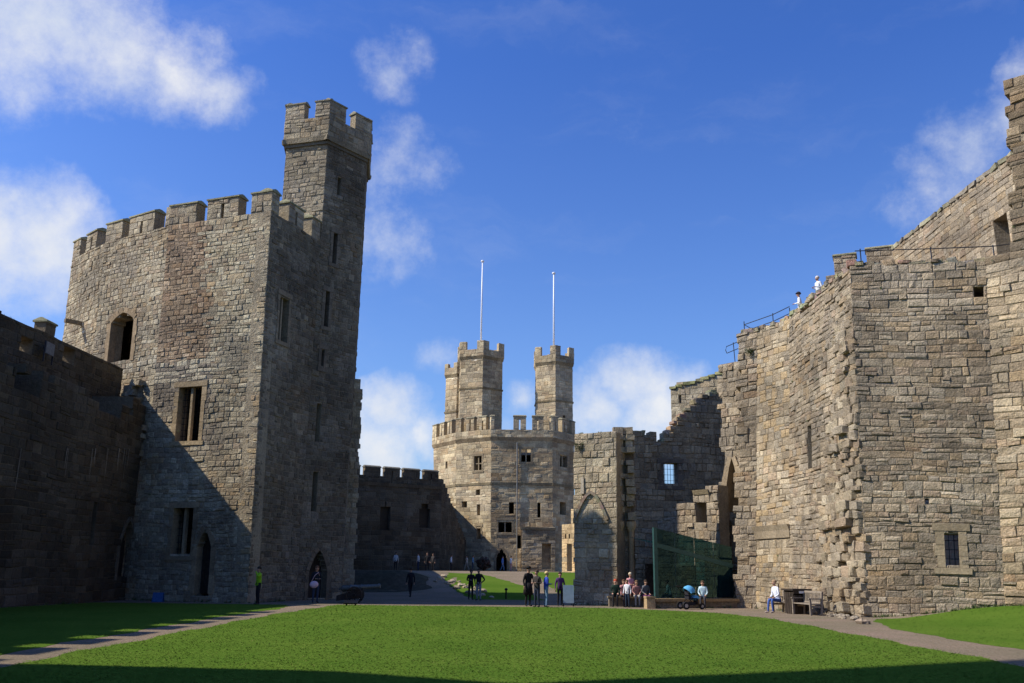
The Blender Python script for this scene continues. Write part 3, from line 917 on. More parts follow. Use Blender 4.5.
# ================================================================== FAR WALL AND FAR TOWER
fw = empty('curtain_wall', (-12.5, 98, 1.3), 'far dark crenellated wall with arrow slits joining the twin-turreted tower across the yard', 'castle wall')
FF = Face((-18.5, 93.5, .8), (-7.6, 100.5, .8), (-18.5, 93.5, 10.1), (-7.6, 100.5, 10.1))
fops = [Op(*FF.rect(380, 504, 390, 529), arch=.5), Op(*FF.rect(419, 504, 430, 529), arch=.5)]
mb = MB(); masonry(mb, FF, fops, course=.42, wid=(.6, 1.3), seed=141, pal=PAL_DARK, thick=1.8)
F2 = Face((-7.6, 100.5, .8), (-8.6, 120, .8), (-7.6, 100.5, 9.8), (-8.6, 120, 9.8))
F3 = Face((-7.6, 100.5, .8), (-5.4, 113.5, .8), (-7.6, 100.5, 11.2), (-5.4, 113.5, 11.2))
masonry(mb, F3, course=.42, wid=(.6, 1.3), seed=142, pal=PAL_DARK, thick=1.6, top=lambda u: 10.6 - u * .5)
mb.box((-9.6, 110, 5.8), (2.0, 18, 10.0), .05, (.2, .18, .15))
mb.box((-14, 99.2, 1.5), (11, 1.2, 1.4), FF.ang, (.2, .18, .15))
mb.box((-13.5, 97.4, 5), (13, .3, 10), FF.ang, (.1, .09, .08))
mb.build('wall', M_WALL, fw)
mb = MB(); band(mb, FF, FF.Hh - .1, FF.Hh + .25, .12, .18, (.2, .18, .15), back=-.6); mb.build('string_course', M_WALL, fw)
P0 = Face(FF.P(0, FF.Hh + .25), FF.P(FF.L, FF.Hh + .25), FF.P(0, FF.Hh + 1.3), FF.P(FF.L, FF.Hh + 1.3))
for k, (a, b) in enumerate([(345, 360), (365, 380.5), (385, 400), (404, 420), (424.5, 438.5)]):
    u0, u1 = P0.uv(a, 472)[0], P0.uv(b, 473)[0]
    merlon(fw, P0, u0, u1, 0.0, 1.55, PAL_DARK, M_WALL, thick=.6, slit=k in (2, 4), seed=150 + k, course=.4, copecol=(.16, .15, .12))
mb = MB()
ops = [Op(P0.uv(391.5, 475)[0] - .11, P0.uv(391.5, 475)[0] + .11, -.1, 2), Op(P0.uv(430, 475)[0] - .11, P0.uv(430, 475)[0] + .11, -.1, 2)]
masonry(mb, P0, ops, course=.35, seed=160, pal=PAL_DARK, thick=.58, v1=.7, wid=(.6, 1.2)); mb.build('parapet', M_WALL, fw)

cw2 = empty('curtain_wall', (-15.5, 77, 0), 'wall of the far court running on behind the tall left tower', 'castle wall')
KF = Face((-14.2, 60.8, -.3), (-18.2, 94.0, .8), (-14.2, 60.8, 10.8), (-18.2, 94.0, 11.3))
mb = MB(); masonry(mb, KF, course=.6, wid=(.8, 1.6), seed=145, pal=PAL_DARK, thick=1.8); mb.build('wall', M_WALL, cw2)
et = empty('castle_tower', (0, 121, 1.3), 'distant pale many-sided tower crowned by slim battlemented turrets, across the castle yard', 'tower')
EB = [(x_ - .45, y_) for x_, y_ in [(-9.2, 120.5), (-6.2, 115.0), (-1.8, 112.0), (5.7, 111.9), (8.6, 116.0), (8.6, 124), (3, 129), (-5, 129)]]
ET = [(x_ - .45, y_) for x_, y_ in [(-9.9, 120.5), (-6.5, 115.0), (-2.0, 112.0), (5.65, 111.9), (8.6, 116.0), (8.6, 124), (3, 129), (-5, 129)]]
EFs = poly_faces(EB, ET, .9, 17.3)
e0, e1, e2, e3 = EFs[0], EFs[1], EFs[2], EFs[3]
R1 = [e1.rect(474, 456, 482, 471), e1.rect(476, 489, 480, 494), e1.rect(462, 500, 467, 507), e1.rect(477, 505, 480, 517), e1.rect(476.5, 526, 481, 540), e1.rect(458.5, 530, 461.5, 544)]
R2 = [e2.rect(514.5, 461, 519.5, 461.2), e2.rect(521, 449, 531, 462), e2.rect(509, 502, 514, 513), e2.rect(537.5, 504, 540.5, 517), e2.rect(498, 520, 512, 533), e2.rect(517, 535, 521, 549), e2.rect(496, 549, 507, 572)]
eo1 = [Op(*r) for r in R1]; eo2 = [Op(*r) for r in R2[1:-1]] + [Op(*R2[-1], arch=1.0)]
eo3 = [Op(*e3.rect(559.5, 455, 567, 469)), Op(*e3.rect(560, 503, 566, 514))]
eo0 = [Op(*e0.rect(445.5, 461, 447.5, 467))]
mb = MB()


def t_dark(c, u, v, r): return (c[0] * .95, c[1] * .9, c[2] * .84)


masonry(mb, e0, eo0, course=.45, wid=(.6, 1.3), seed=171)
masonry(mb, e1, eo1, course=.45, wid=(.6, 1.3), seed=172, pal=PAL_GREY + PAL_WARM[:4])
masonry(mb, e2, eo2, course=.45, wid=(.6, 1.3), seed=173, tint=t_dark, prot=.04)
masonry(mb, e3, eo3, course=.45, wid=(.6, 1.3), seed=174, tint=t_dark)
for i in (4, 5, 6, 7): masonry(mb, EFs[i], course=1.2, wid=(1.5, 3), seed=175 + i)
mb.build('wall', M_FAR, et)
mb = MB(); mb.prism([(x * .97, (y - 120) * .97 + 120) for x, y in ET], 15.4, 15.7); mb.build('roof', M_DARKROOF, et)
for z0_, z1_, d0_, d1_, c_ in ((-.15, .25, .05, .22, (.24, .21, .17)), (10.75 - 16.4, 11.05 - 16.4, .08, .14, (.2, .18, .14))):
    mb = MB()
    for F in EFs[:4]: band(mb, F, F.Hh + z0_, F.Hh + z1_, d0_, d1_, c_, back=-.3)
    mb.build('string_course', M_FAR, et)
for o, mu, tr_ in ((eo1[0], 1, 1), (eo2[0], 1, 0), (eo2[3], 1, 0), (eo3[0], 1, 0), (eo1[4], 0, 0)):
    window(et, e1 if o in eo1 else (e2 if o in eo2 else e3), o, mull=mu, trans=tr_, bars=False, frame_col=(.3, .26, .19), fw=.2)
doorway(et, e2, eo2[-1], leaf=False, frame_col=(.26, .22, .16))
# parapet and merlons
EP = poly_faces([((x - 0) * 1.02, (y - 120) * 1.02 + 120) for x, y in ET], [(x * 1.02, (y - 120) * 1.02 + 120) for x, y in ET], 17.55, 18.5)
mb = MB()
for i, F in enumerate(EP): masonry(mb, F, course=.42, wid=(.6, 1.2), seed=180 + i, thick=.6)
mb.build('parapet', M_FAR, et)
for i, F in enumerate(EP):
    spec = {0: [(.0, .17), (.32, .5), (.65, .83)], 1: [(.0, .15), (.3, .52), (.67, .86), (.97, 1)], 2: [(.0, .05), (.36, .56), (.66, .84), (.96, 1)], 3: [(0, .2), (.4, .62), (.84, 1)]}.get(i, [(.1, .3), (.5, .7)])
    for k, (a, b) in enumerate(spec):
        merlon(et, F, a * F.L, b * F.L, F.Hh, F.Hh + 1.65, PAL_GREY, M_FAR, thick=.6, slit=(b - a > .17 and i < 4), seed=190 + i * 5 + k, course=.42, copecol=(.26, .24, .17))
# turrets


def turret(cx, cy, r, zb, zc, zt, rot, seed, strings=(), slits=(), n=6):
    poly = [(cx + r * math.cos(rot + 2 * math.pi / n * k), cy + r * math.sin(rot + 2 * math.pi / n * k)) for k in range(n)]
    fs = poly_faces(poly, poly, zb, zc)
    mb = MB()
    for i, F in enumerate(fs):
        ops = [Op(F.L / 2 - .18, F.L / 2 + .18, z - zb, z - zb + 1.3) for (q, z) in slits if q == i]
        masonry(mb, F, ops, course=.42, wid=(.5, 1.1), seed=seed + i, thick=.5, pal=PAL_GREY + PAL_WARM[:3])
        for z in strings: band(mb, F, z - zb, z - zb + .22, .08, .12, (.2, .18, .14))
        band(mb, F, zc - zb - .3, zc - zb + .1, .04, .2, (.22, .2, .16))
    t = mb.build('turret', M_FAR, et)
    p2 = [(cx + (r + .22) * math.cos(rot + 2 * math.pi / n * k), cy + (r + .22) * math.sin(rot + 2 * math.pi / n * k)) for k in range(n)]
    ps = poly_faces(p2, p2, zc + .1, zc + 1.0)
    mb = MB()
    for i, F in enumerate(ps): masonry(mb, F, course=.42, wid=(.5, 1.0), seed=seed + 20 + i, thick=.4)
    mb.prism(poly, zc - .5, zc + .2)
    mb.build('parapet', M_FAR, t)
    for i, F in enumerate(ps):
        for k, (a, b) in enumerate(((0, .27), (.73, 1))):
            merlon(t, F, a * F.L, b * F.L, F.Hh, F.Hh + zt - zc - 1.0, PAL_GREY, M_FAR, thick=.4, seed=seed + 40 + i * 2 + k, cope=False, course=.42)
    return t


turret(-4.2, 118.0, 3.2, 17.3, 28.6, 30.7, math.radians(-82), 200, strings=(24.3,), slits=((5, 19), (0, 19.4)))
turret(-6.9, 119.6, 2.05, 17.3, 26.7, 28.3, math.radians(-100), 300, strings=(21.6,))
turret(5.6, 117.0, 2.72, 17.3, 27.8, 30.0, math.radians(-88), 400, strings=(22.6,), slits=((0, 19.5),))
# porch block low on the shaded face
pf = Face((1.5, 111.2, .9), (5.5, 111.2, .9), (1.5, 111.2, 6.6), (5.5, 111.2, 6.6))
o_pd = Op(*pf.rect(542, 545, 551, 571))
mb = MB(); masonry(mb, pf, [o_pd], course=.42, wid=(.5, 1.1), seed=210, thick=.7, pal=PAL_WARM[3:5] + PAL_DARK, top=lambda u: 5.9 - ((u - 2) / 2) ** 2 * .35)
band(mb, pf, 5.35, 5.6, .1, .14, (.2, .18, .14)); mb.build('porch', M_FAR, et)
mb = MB(); q = e2.uv(517, 500)[0]; mb.tube([e2.P(q, .4, .15), e2.P(q, 16.0, .15)], .07, 8, (.25, .24, .22)); mb.build('drainpipe', plain('lead_pipe', (.2, .2, .19), .5, .3), et)
# flagpoles
for (px, py, bx, by, bz, lab) in ((481, 262, -4.2, 118.0, 28.6, 'white flagpole on the taller left turret of the far tower'), (555, 274, 5.6, 117.0, 27.8, 'white flagpole on the right-hand turret of the far tower')):
    zt_ = at_y(px, py, by).z
    fp = empty('flagpole', (bx, by, bz), lab, 'flagpole', 'flagpoles on the far tower')
    mb = MB(); mb.tube([(bx, by, bz), (bx, by, zt_ * .6 + bz * .4), (bx, by, zt_)], [.13, .11, .085], 10); mb.build('pole', M_WHITE, fp, True)
    mb = MB(); mb.ellipsoid((bx, by, zt_ + .1), (.24, .24, .18)); mb.build('finial', M_WHITE, fp, True)
# small sunlit ruin by the far tower
sr = empty('ruined_wall', (6.5, 101, 1.3), 'small pale sunlit fragment of wall at the foot of the far tower, beside the slab of wall', 'castle wall')
RF = Face((5.75, 101.0, .9), (8.6, 98.0, .9), (5.75, 101.0, 8), (8.6, 98, 8))
ror = Op(*RF.rect(567, 545, 572, 570))
mb = MB(); masonry(mb, RF, [ror, Op(1.0, 1.2, 4.1, 4.4), Op(.45, .65, 4.1, 4.4)], course=.4, seed=220, pal=[(.42, .36, .26), (.38, .31, .22), (.45, .39, .29)], thick=.8, top=lambda u: 5.7 if u < 1.25 else (9 if u < 2.4 else 6.5))
mb.build('wall', M_FAR, sr)

# ================================================================== UNSEEN SLAB IN PLACE OF A TOWER (outline shaped to shadow the near lawn)
shadow_slab = empty('castle_tower', (-27, 4, 0), 'thin unseen slab in place of a tower, shaped to shadow the near lawn', 'tower')
prof = [(8.0, 0), (14.0, 0), (14.0, 12.9), (12.6, 18.8), (10.7, 21.9), (12.5, 27), (15.0, 33.0), (13, 34.5), (0, 33.5), (-6, 30), (-6, 0)]
mb = MB(); n0 = len(mb.v)
mb.v.extend([(-22.0, y, z) for y, z in prof]); mb.v.extend([(-22.9, y, z) for y, z in prof]); k = len(prof)
mb.f.append(tuple(range(n0, n0 + k))); mb.f.append(tuple(reversed(range(n0 + k, n0 + 2 * k)))); mb.c += [(.3, .27, .22)] * 2; mb.mi += [0, 0]
for i in range(k):
    j = (i + 1) % k
    mb.f.append((n0 + i, n0 + k + i, n0 + k + j, n0 + j)); mb.c.append((.3, .27, .22)); mb.mi.append(0)
mb.build('wall', M_WALL, shadow_slab)
for nm, lab, c, sz in (('curtain_wall', 'castle wall enclosing the courtyard far behind the photographer', (4, -46, 6), (64, 3, 12.6)), ('curtain_wall', 'castle wall running back beside the photographer on the left', (-24, -26, 6), (3, 39, 12.6)),
                       ('curtain_wall', 'high castle wall closing the courtyard on the right behind the photographer', (33, -8, 8), (3, 74, 16.6))):
    mb = MB(); mb.box((0, 0, 0), sz, 0, (.28, .26, .22))
    for i_ in range(int(max(sz) / 3)):
        q_ = -max(sz) / 2 + 1.2 + i_ * 3
        mb.box((q_, 0, sz[2] / 2 + .5) if sz[0] > sz[1] else (0, q_, sz[2] / 2 + .5), (1.7, .8, 1.0) if sz[0] > sz[1] else (.8, 1.7, 1.0), 0, (.28, .26, .22))
    o = mb.build(nm, M_WALL); o.location = c; tag(o, lab, 'castle wall')

# ================================================================== GROUND, PATHS, LAWNS


def ground_mat(name, c0, c1, sc, bump, c2=None):
    m = bpy.data.materials.new(name); nt, N, L, P = nodes_of(m)
    tc = N.new('ShaderNodeTexCoord')
    a = N.new('ShaderNodeTexNoise'); a.inputs['Scale'].default_value = sc; a.inputs['Detail'].default_value = 9; a.inputs['Roughness'].default_value = .72
    b = N.new('ShaderNodeTexNoise'); b.inputs['Scale'].default_value = .28; b.inputs['Detail'].default_value = 6; b.inputs['Roughness'].default_value = .65
    L.new(tc.outputs['Object'], a.inputs['Vector']); L.new(tc.outputs['Object'], b.inputs['Vector'])
    r = N.new('ShaderNodeValToRGB'); L.new(a.outputs['Fac'], r.inputs['Fac'])
    r.color_ramp.elements[0].position = .32; r.color_ramp.elements[1].position = .7
    r.color_ramp.elements[0].color = (*c0, 1); r.color_ramp.elements[1].color = (*c1, 1)
    r2 = N.new('ShaderNodeValToRGB'); L.new(b.outputs['Fac'], r2.inputs['Fac'])
    r2.color_ramp.elements[0].position = .35; r2.color_ramp.elements[1].position = .68
    r2.color_ramp.elements[0].color = (.84, .88, .8, 1); r2.color_ramp.elements[1].color = (1.2, 1.08, 1.1, 1)
    mx = N.new('ShaderNodeMix'); mx.data_type = 'RGBA'; mx.blend_type = 'MULTIPLY'; mx.inputs[0].default_value = 1
    L.new(r.outputs['Color'], mx.inputs[6]); L.new(r2.outputs['Color'], mx.inputs[7])
    L.new(mx.outputs[2], P.inputs['Base Color'])
    P.inputs['Roughness'].default_value = .95; P.inputs['Specular IOR Level'].default_value = .0
    bp = N.new('ShaderNodeBump'); bp.inputs['Strength'].default_value = bump; bp.inputs['Distance'].default_value = .05
    L.new(a.outputs['Fac'], bp.inputs['Height']); L.new(bp.outputs['Normal'], P.inputs['Normal'])
    return m


M_GRAVEL = ground_mat('gravel', (.12, .098, .072), (.27, .222, .165), 13, .7)
M_LAWN = ground_mat('lawn_turf', (.061, .113, .0155), (.083, .141, .0215), 6, .2)


def sheet(name, mat, ys, xl, xr, nx, dz, lip=True):
    vs = []; fs = []
    for j, y in enumerate(ys):
        a, b = xl(y), xr(y)
        for i in range(nx + 1):
            x = a + (b - a) * i / nx
            edge = lip and (i in (0, nx) or j in (0, len(ys) - 1))
            vs.append((x, y, ground_h(x, y) + (.004 if edge else dz)))
    for j in range(len(ys) - 1):
        for i in range(nx):
            n = j * (nx + 1) + i
            fs.append((n, n + 1, n + nx + 2, n + nx + 1))
    me = bpy.data.meshes.new(name); me.from_pydata(vs, [], fs); me.materials.append(mat)
    me.polygons.foreach_set('use_smooth', [True] * len(fs))
    o = bpy.data.objects.new(name, me); COL.objects.link(o); o['kind'] = 'structure'
    return o


def frange(a, b, s):
    n = max(1, round((b - a) / s)); return [a + (b - a) * i / n for i in range(n + 1)]


# one big sheet: fine near the castle, coarse out to the horizon
xs = [-900, -300, -120, -60] + frange(-40, 40, 1.0) + [60, 120, 300, 900]
ys = [-900, -300, -100, -30] + frange(-10, 130, 1.0) + [160, 250, 500, 1200]
vs = [(x, y, ground_h(x, y)) for y in ys for x in xs]; nx = len(xs)
fs = [(j * nx + i, j * nx + i + 1, (j + 1) * nx + i + 1, (j + 1) * nx + i) for j in range(len(ys) - 1) for i in range(nx - 1)]
me = bpy.data.meshes.new('ground'); me.from_pydata(vs, [], fs); me.materials.append(M_GRAVEL)
me.polygons.foreach_set('use_smooth', [True] * len(fs))
go = bpy.data.objects.new('ground', me); COL.objects.link(go); go['kind'] = 'structure'

wob = lambda y, s: .09 * math.sin(y * 1.3 + s) + .05 * math.sin(y * 3.1 + s * 3) + .035 * math.sin(y * 8.3 + s)
LAWNS = [
    ('lawn', frange(4, 44.0, .35), lambda y: -8.05 + wob(y, 0), lambda y: (9.3 if y < 33 else 9.3 - (y - 33) ** 2 * .02 - (max(0, y - 39) ** 2) * .12) + wob(y, 2), 40),
    ('lawn', frange(4, 43.3, .35), lambda y: -19.1, lambda y: -9.2 + wob(y, 4) - max(0, y - 37) ** 2 * .03, 22),
    ('lawn', frange(6, 34.6, .35), lambda y: (11.3 if y < 25 else 11.3 + (y - 25) ** 2 * .025) + wob(y, 6), lambda y: 24.0 if y < 30.5 else min(24.0, 22.6 - (y - 31.4) * 1.72), 24),
    ('lawn', frange(54, 84, .5), lambda y: (-1.9 - (y - 54) * .16 if y < 76 else -5.4) + wob(y, 3), lambda y: 2.05 - (y - 54) * .055 + wob(y, 5) - max(0, y - 70) * .22, 16),
    ('lawn', frange(60, 90, .5), lambda y: 3.6 - (y - 60) * .055 + wob(y, 8), lambda y: 9.5, 16),
]
for nm, yy, xl, xr, nn in LAWNS: sheet(nm, M_LAWN, yy, xl, xr, nn, .014)

M_BANK = ground_mat('earth_bank', (.045, .042, .03), (.1, .088, .062), 3, .8)
sheet('bank', M_BANK, frange(67.6, 72.2, .4), lambda y: -17.5, lambda y: -6.0 + wob(y, 7) * 3, 20, .06)

# grass blades
NB = 260000
rs = np.random.RandomState(4)
pts = []
hv = np.vectorize(ground_h)
for (nm, yy, xl, xr, nn), cnt in zip(LAWNS[:3], (90000, 26000, 14000)):
    y0, y1 = max(11.5, yy[0]), yy[-1]
    t = rs.rand(cnt)
    y = 1 / (1 / y0 + t * (1 / y1 - 1 / y0))
    a = np.array([xl(q) for q in y]); b = np.array([xr(q) for q in y])
    x = a + (b - a) * rs.rand(cnt)
    ok = (np.abs(x) < y * .62 + 1)
    pts.append(np.stack([x[ok], y[ok]], 1))
pts = np.concatenate(pts); n = len(pts)
z = hv(pts[:, 0], pts[:, 1]) + .02
dist = pts[:, 1]
hgt = (.008 + .013 * rs.rand(n) ** 1.5) * (1 + (dist - 12) * .008); wid_ = .005 + .0004 * dist
la = rs.rand(n) * 6.283; ang = la + 1.571; lean = (2.4 + 2.0 * rs.rand(n)) * hgt
co = np.zeros((n, 3, 3), np.float32)
co[:, 0, 0] = pts[:, 0] - np.cos(ang) * wid_; co[:, 0, 1] = pts[:, 1] - np.sin(ang) * wid_; co[:, 0, 2] = z
co[:, 1, 0] = pts[:, 0] + np.cos(ang) * wid_; co[:, 1, 1] = pts[:, 1] + np.sin(ang) * wid_; co[:, 1, 2] = z
co[:, 2, 0] = pts[:, 0] + np.cos(la) * lean; co[:, 2, 1] = pts[:, 1] + np.sin(la) * lean; co[:, 2, 2] = z + hgt
me = bpy.data.meshes.new('grass'); me.vertices.add(n * 3); me.loops.add(n * 3); me.polygons.add(n)
me.vertices.foreach_set('co', co.ravel()); me.loops.foreach_set('vertex_index', np.arange(n * 3, dtype=np.int32))
me.polygons.foreach_set('loop_start', np.arange(0, n * 3, 3, dtype=np.int32)); me.polygons.foreach_set('loop_total', np.full(n, 3, np.int32))
cl = np.array([(.072, .134, .018), (.079, .144, .02), (.09, .15, .024), (.067, .125, .017), (.118, .148, .034)], np.float32)[rs.choice(5, n, p=[.32, .3, .2, .13, .05])]
pat = (.5 + .22 * np.sin(pts[:, 0] * 2.9) * (np.abs(np.sin(pts[:, 0] * .7 + 1)) > .2) + .3 * np.sin(pts[:, 0] * .9 + np.sin(pts[:, 1] * .5) * 2) * np.sin(pts[:, 1] * .8 + np.sin(pts[:, 0] * .6) * 1.5))[:, None]
cl = (cl * (.9 + .2 * rs.rand(n, 1)) * (.86 + .24 * pat) * np.concatenate([1 + .25 * (pat - .5), np.ones_like(pat), np.ones_like(pat)], 1)).astype(np.float32)
ca = me.color_attributes.new('tint', 'FLOAT_COLOR', 'CORNER')
ca.data.foreach_set('color', np.repeat(np.concatenate([cl, np.ones((n, 1), np.float32)], 1), 3, axis=0).ravel())
me.update(); me.validate()
gm = bpy.data.materials.new('grass_blade'); nt, N, L, P = nodes_of(gm)
at = N.new('ShaderNodeAttribute'); at.attribute_name = 'tint'
cx3 = N.new('ShaderNodeCombineXYZ'); cx3.inputs[2].default_value = 1.0; L.new(cx3.outputs[0], P.inputs['Normal'])
L.new(at.outputs['Color'], P.inputs['Base Color']); P.inputs['Roughness'].default_value = .9; P.inputs['Specular IOR Level'].default_value = 0.0
me.materials.append(gm)
go = bpy.data.objects.new('grass', me); COL.objects.link(go)
tag(go, 'short mown green grass covering the castle lawns', 'grass', kind='stuff')

# ================================================================== PEOPLE
_mats = {}


def cloth(col, name='cloth', rough=.85):
    k = (name, tuple(round(c, 3) for c in col))
    if k not in _mats: _mats[k] = plain(name, col, rough, 0, .18, 30, .1, .2)
    return _mats[k]


SKIN = (.42, .25, .17)


def person(loc, face, h, label, top, legs, hair=(.05, .03, .02), shoes=(.03, .03, .03), pose='stand', long_hair=False, hat=None, skirt=None, coat=False,
           arm='down', skin=SKIN, sleeves=True, group='visitors in the castle yard', seat=.46):
    """one continuous skinned body, posed by its joints; hair, hat, eyes and skirt are children"""
    s = h / 1.76
    J = {}; E = []; rad = {}; lab = {}

    def j(n, x, y, z, r): J[n] = V((x, y, z)); rad[n] = r

    def e(a, b, l): E.append((a, b)); lab[(a, b)] = l
    if pose == 'sit':
        hz = seat / s + .1; ky = .46
    else:
        hz = .93; ky = 0
    lean = .16 if pose == 'sit' else 0.02
    if pose == 'hunch': lean = .1
    j('pelvis', 0, 0, hz + .03, .145)
    j('waist', 0, lean * .35, hz + .2, .125); j('chest', 0, lean * .8, hz + .4, .145)
    j('neck0', 0, lean, hz + .54, .075); j('neck', 0, lean + .015, hz + .6, .055); j('jaw', 0, lean + .035, hz + .66, .068)
    j('head', 0, lean + .03, hz + .735, .098); j('crown', 0, lean + .015, hz + .80, .07)
    j('nose', 0, lean + .135, hz + .70, .016)
    for a, b, l in (('pelvis', 'waist', 'top'), ('waist', 'chest', 'top'), ('chest', 'neck0', 'top'), ('neck0', 'neck', 'skin'), ('neck', 'jaw', 'skin'), ('jaw', 'head', 'skin'), ('head', 'crown', 'skin'), ('head', 'nose', 'skin')): e(a, b, l)
    for sg, S in ((-1, 'l'), (1, 'r')):
        j('ear' + S, sg * .1, lean + .01, hz + .72, .018); e('head', 'ear' + S, 'skin')
        j('sh' + S, sg * .175, lean * .9, hz + .48, .068); e('chest', 'sh' + S, 'top')
        mode = arm if isinstance(arm, str) else arm[0 if sg < 0 else 1]
        if mode == 'down':
            el = (sg * .25, lean * .6 - .03, hz + .2); wr = (sg * .26, lean * .6 + .06, hz - .04); hd = V((0, .1, -1))
        elif mode == 'bent':
            el = (sg * .25, lean * .6 - .03, hz + .21); wr = (sg * .12, lean + .22, hz + .22); hd = V((-sg * .6, .8, .1))
        elif mode == 'up':
            el = (sg * .27, lean + .14, hz + .36); wr = (sg * .12, lean + .22, hz + .62); hd = V((-sg * .3, .1, .9))
        elif mode == 'hip':
            el = (sg * .36, lean - .06, hz + .22); wr = (sg * .2, lean + .04, hz + .06); hd = V((-sg * .7, .5, -.5))
        else:  # knees
            el = (sg * .24, lean * .5 + .06, hz + .22); wr = (sg * .15, .3, hz + .1); hd = V((-sg * .1, .9, -.2))
        j('el' + S, *el, .047); j('wr' + S, *wr, .031)
        e('sh' + S, 'el' + S, 'top'); e('el' + S, 'wr' + S, 'top' if sleeves else 'skin')
        hd = hd.normalized(); W = V(wr); side = hd.cross(V((0, 0, 1)) if abs(hd.z) < .8 else V((0, 1, 0))).normalized()
        pm = W + hd * .055; j('pm' + S, *pm, .033); e('wr' + S, 'pm' + S, 'skin')
        curl = hd.cross(side).normalized() * .02
        for q in range(4):
            b0 = pm + hd * .035 + side * (.027 * (q - 1.5) / 1.5); ln = (.055, .066, .07, .056)[q]
            b1 = b0 + hd * ln * .5 + curl * .4; b2 = b0 + hd * ln * .9 + curl * 1.5
            j('f%d0' % q + S, *b0, .0105); j('f%d1' % q + S, *b1, .0095); j('f%d2' % q + S, *b2, .008)
            e('pm' + S, 'f%d0' % q + S, 'skin'); e('f%d0' % q + S, 'f%d1' % q + S, 'skin'); e('f%d1' % q + S, 'f%d2' % q + S, 'skin')
        t0 = pm - hd * .02 + side * .035; t1 = t0 + hd * .035 + side * .02
        j('t0' + S, *t0, .012); j('t1' + S, *t1, .009); e('pm' + S, 't0' + S, 'skin'); e('t0' + S, 't1' + S, 'skin')
        j('hip' + S, sg * .09, 0, hz - .04, .098); e('pelvis', 'hip' + S, 'legs')
        if pose == 'sit':
            j('kn' + S, sg * .11, .43, hz + .0, .066); j('an' + S, sg * .11, .40 + (.1 if sg > 0 else 0), .09 / s, .042)
        elif pose == 'walk':
            j('kn' + S, sg * .09, .14 * sg + .06, .5, .064); j('an' + S, sg * .09, .26 * sg - .04, .09 + (.03 if sg < 0 else 0), .042)
        else:
            j('kn' + S, sg * .1, .02, .5, .064); j('an' + S, sg * .11, -.02, .09, .042)
        e('hip' + S, 'kn' + S, 'legs'); e('kn' + S, 'an' + S, 'legs')
        A = J['an' + S]; j('hl' + S, A.x, A.y - .03, max(.035, A.z - .05), .036); j('to' + S, A.x + sg * .03, A.y + .16, max(.03, A.z - .06), .034)
        e('an' + S, 'hl' + S, 'shoes'); e('hl' + S, 'to' + S, 'shoes')
    names = list(J); idx = {n_: i for i, n_ in enumerate(names)}
    me = bpy.data.meshes.new('person')
    me.from_pydata([J[n_] * s for n_ in names], [(idx[a], idx[b]) for a, b in E], [])
    tmp = bpy.data.objects.new('tmp', me); COL.objects.link(tmp)
    md = tmp.modifiers.new('skin', 'SKIN'); md.use_smooth_shade = True
    if not me.skin_vertices: me.skin_vertices.new()
    for n_ in names:
        k = rad[n_] * s; me.skin_vertices[0].data[idx[n_]].radius = (k, k)
    me.skin_vertices[0].data[idx['pelvis']].use_root = True
    sb = tmp.modifiers.new('sub', 'SUBSURF'); sb.levels = 1; sb.render_levels = 1
    dg = bpy.context.evaluated_depsgraph_get(); dg.update()
    m2 = bpy.data.meshes.new_from_object(tmp.evaluated_get(dg))
    bpy.data.objects.remove(tmp); bpy.data.meshes.remove(me)
    m2.name = 'person'
    while len(m2.materials): m2.materials.pop()
    for c, nm in ((skin, 'skin'), (top, 'jacket_cloth'), (legs, 'trouser_cloth'), (shoes, 'shoe_leather')): m2.materials.append(cloth(c, nm))
    li = {'skin': 0, 'top': 1, 'legs': 2, 'shoes': 3}
    segs = [(J[a] * s, J[b] * s, rad[a] * s, rad[b] * s, li[lab[(a, b)]]) for a, b in E]
    A = np.array([q[0] for q in segs]); B = np.array([q[1] for q in segs]); ra_ = np.array([q[2] for q in segs]); rb_ = np.array([q[3] for q in segs]); ll = np.array([q[4] for q in segs])
    cen = np.empty(len(m2.polygons) * 3, np.float32); m2.polygons.foreach_get('center', cen); cen = cen.reshape(-1, 3)
    d = B - A; dd = (d * d).sum(1)
    t = np.clip(((cen[:, None, :] - A) * d).sum(2) / dd, 0, 1)
    dist_ = np.linalg.norm(cen[:, None, :] - (A + t[..., None] * d), axis=2) - (ra_ + (rb_ - ra_) * t)
    m2.polygons.foreach_set('material_index', ll[dist_.argmin(1)].astype(np.int32))
    m2.polygons.foreach_set('use_smooth', [True] * len(m2.polygons))
    o = bpy.data.objects.new('person', m2); COL.objects.link(o)
    o.location = loc; o.rotation_euler = (0, 0, face)
    tag(o, label, 'person', group)
    Wm = world_mat(o)

    def child(name, mb, mat):
        mb.v = [tuple(Wm @ (V(p) * s)) for p in mb.v]
        return mb.build(name, mat, o, True)
    H = J['head']
    mb = MB(); mb.ellipsoid(H + V((0, -.022, .028)), (.104, .108, .1), 12, 8, zmin=-.35)
    if long_hair: mb.ellipsoid(H + V((0, -.07, -.09)), (.095, .06, .17), 10, 8)
    child('hair', mb, cloth(hair, 'hair'))
    mb = MB()
    for sg in (-1, 1): mb.ellipsoid(H + V((sg * .034, .086, .0)), (.014, .01, .009), 6, 4)
    child('eyes', mb, cloth((.03, .02, .02), 'eye', .3))
    mb = MB(); mb.ellipsoid(H + V((0, .098, -.062)), (.024, .01, .007), 6, 4); child('mouth', mb, cloth((.3, .1, .09), 'lips'))
    if hat:
        mb = MB(); mb.ellipsoid(H + V((0, -.01, .05)), (.115, .12, .1), 12, 8, zmin=-.15); mb.tube([H + V((0, .0, .035)), H + V((0, .0, .05))], [.15, .145], 14)
        child('hat', mb, cloth(hat, 'hat_cloth'))
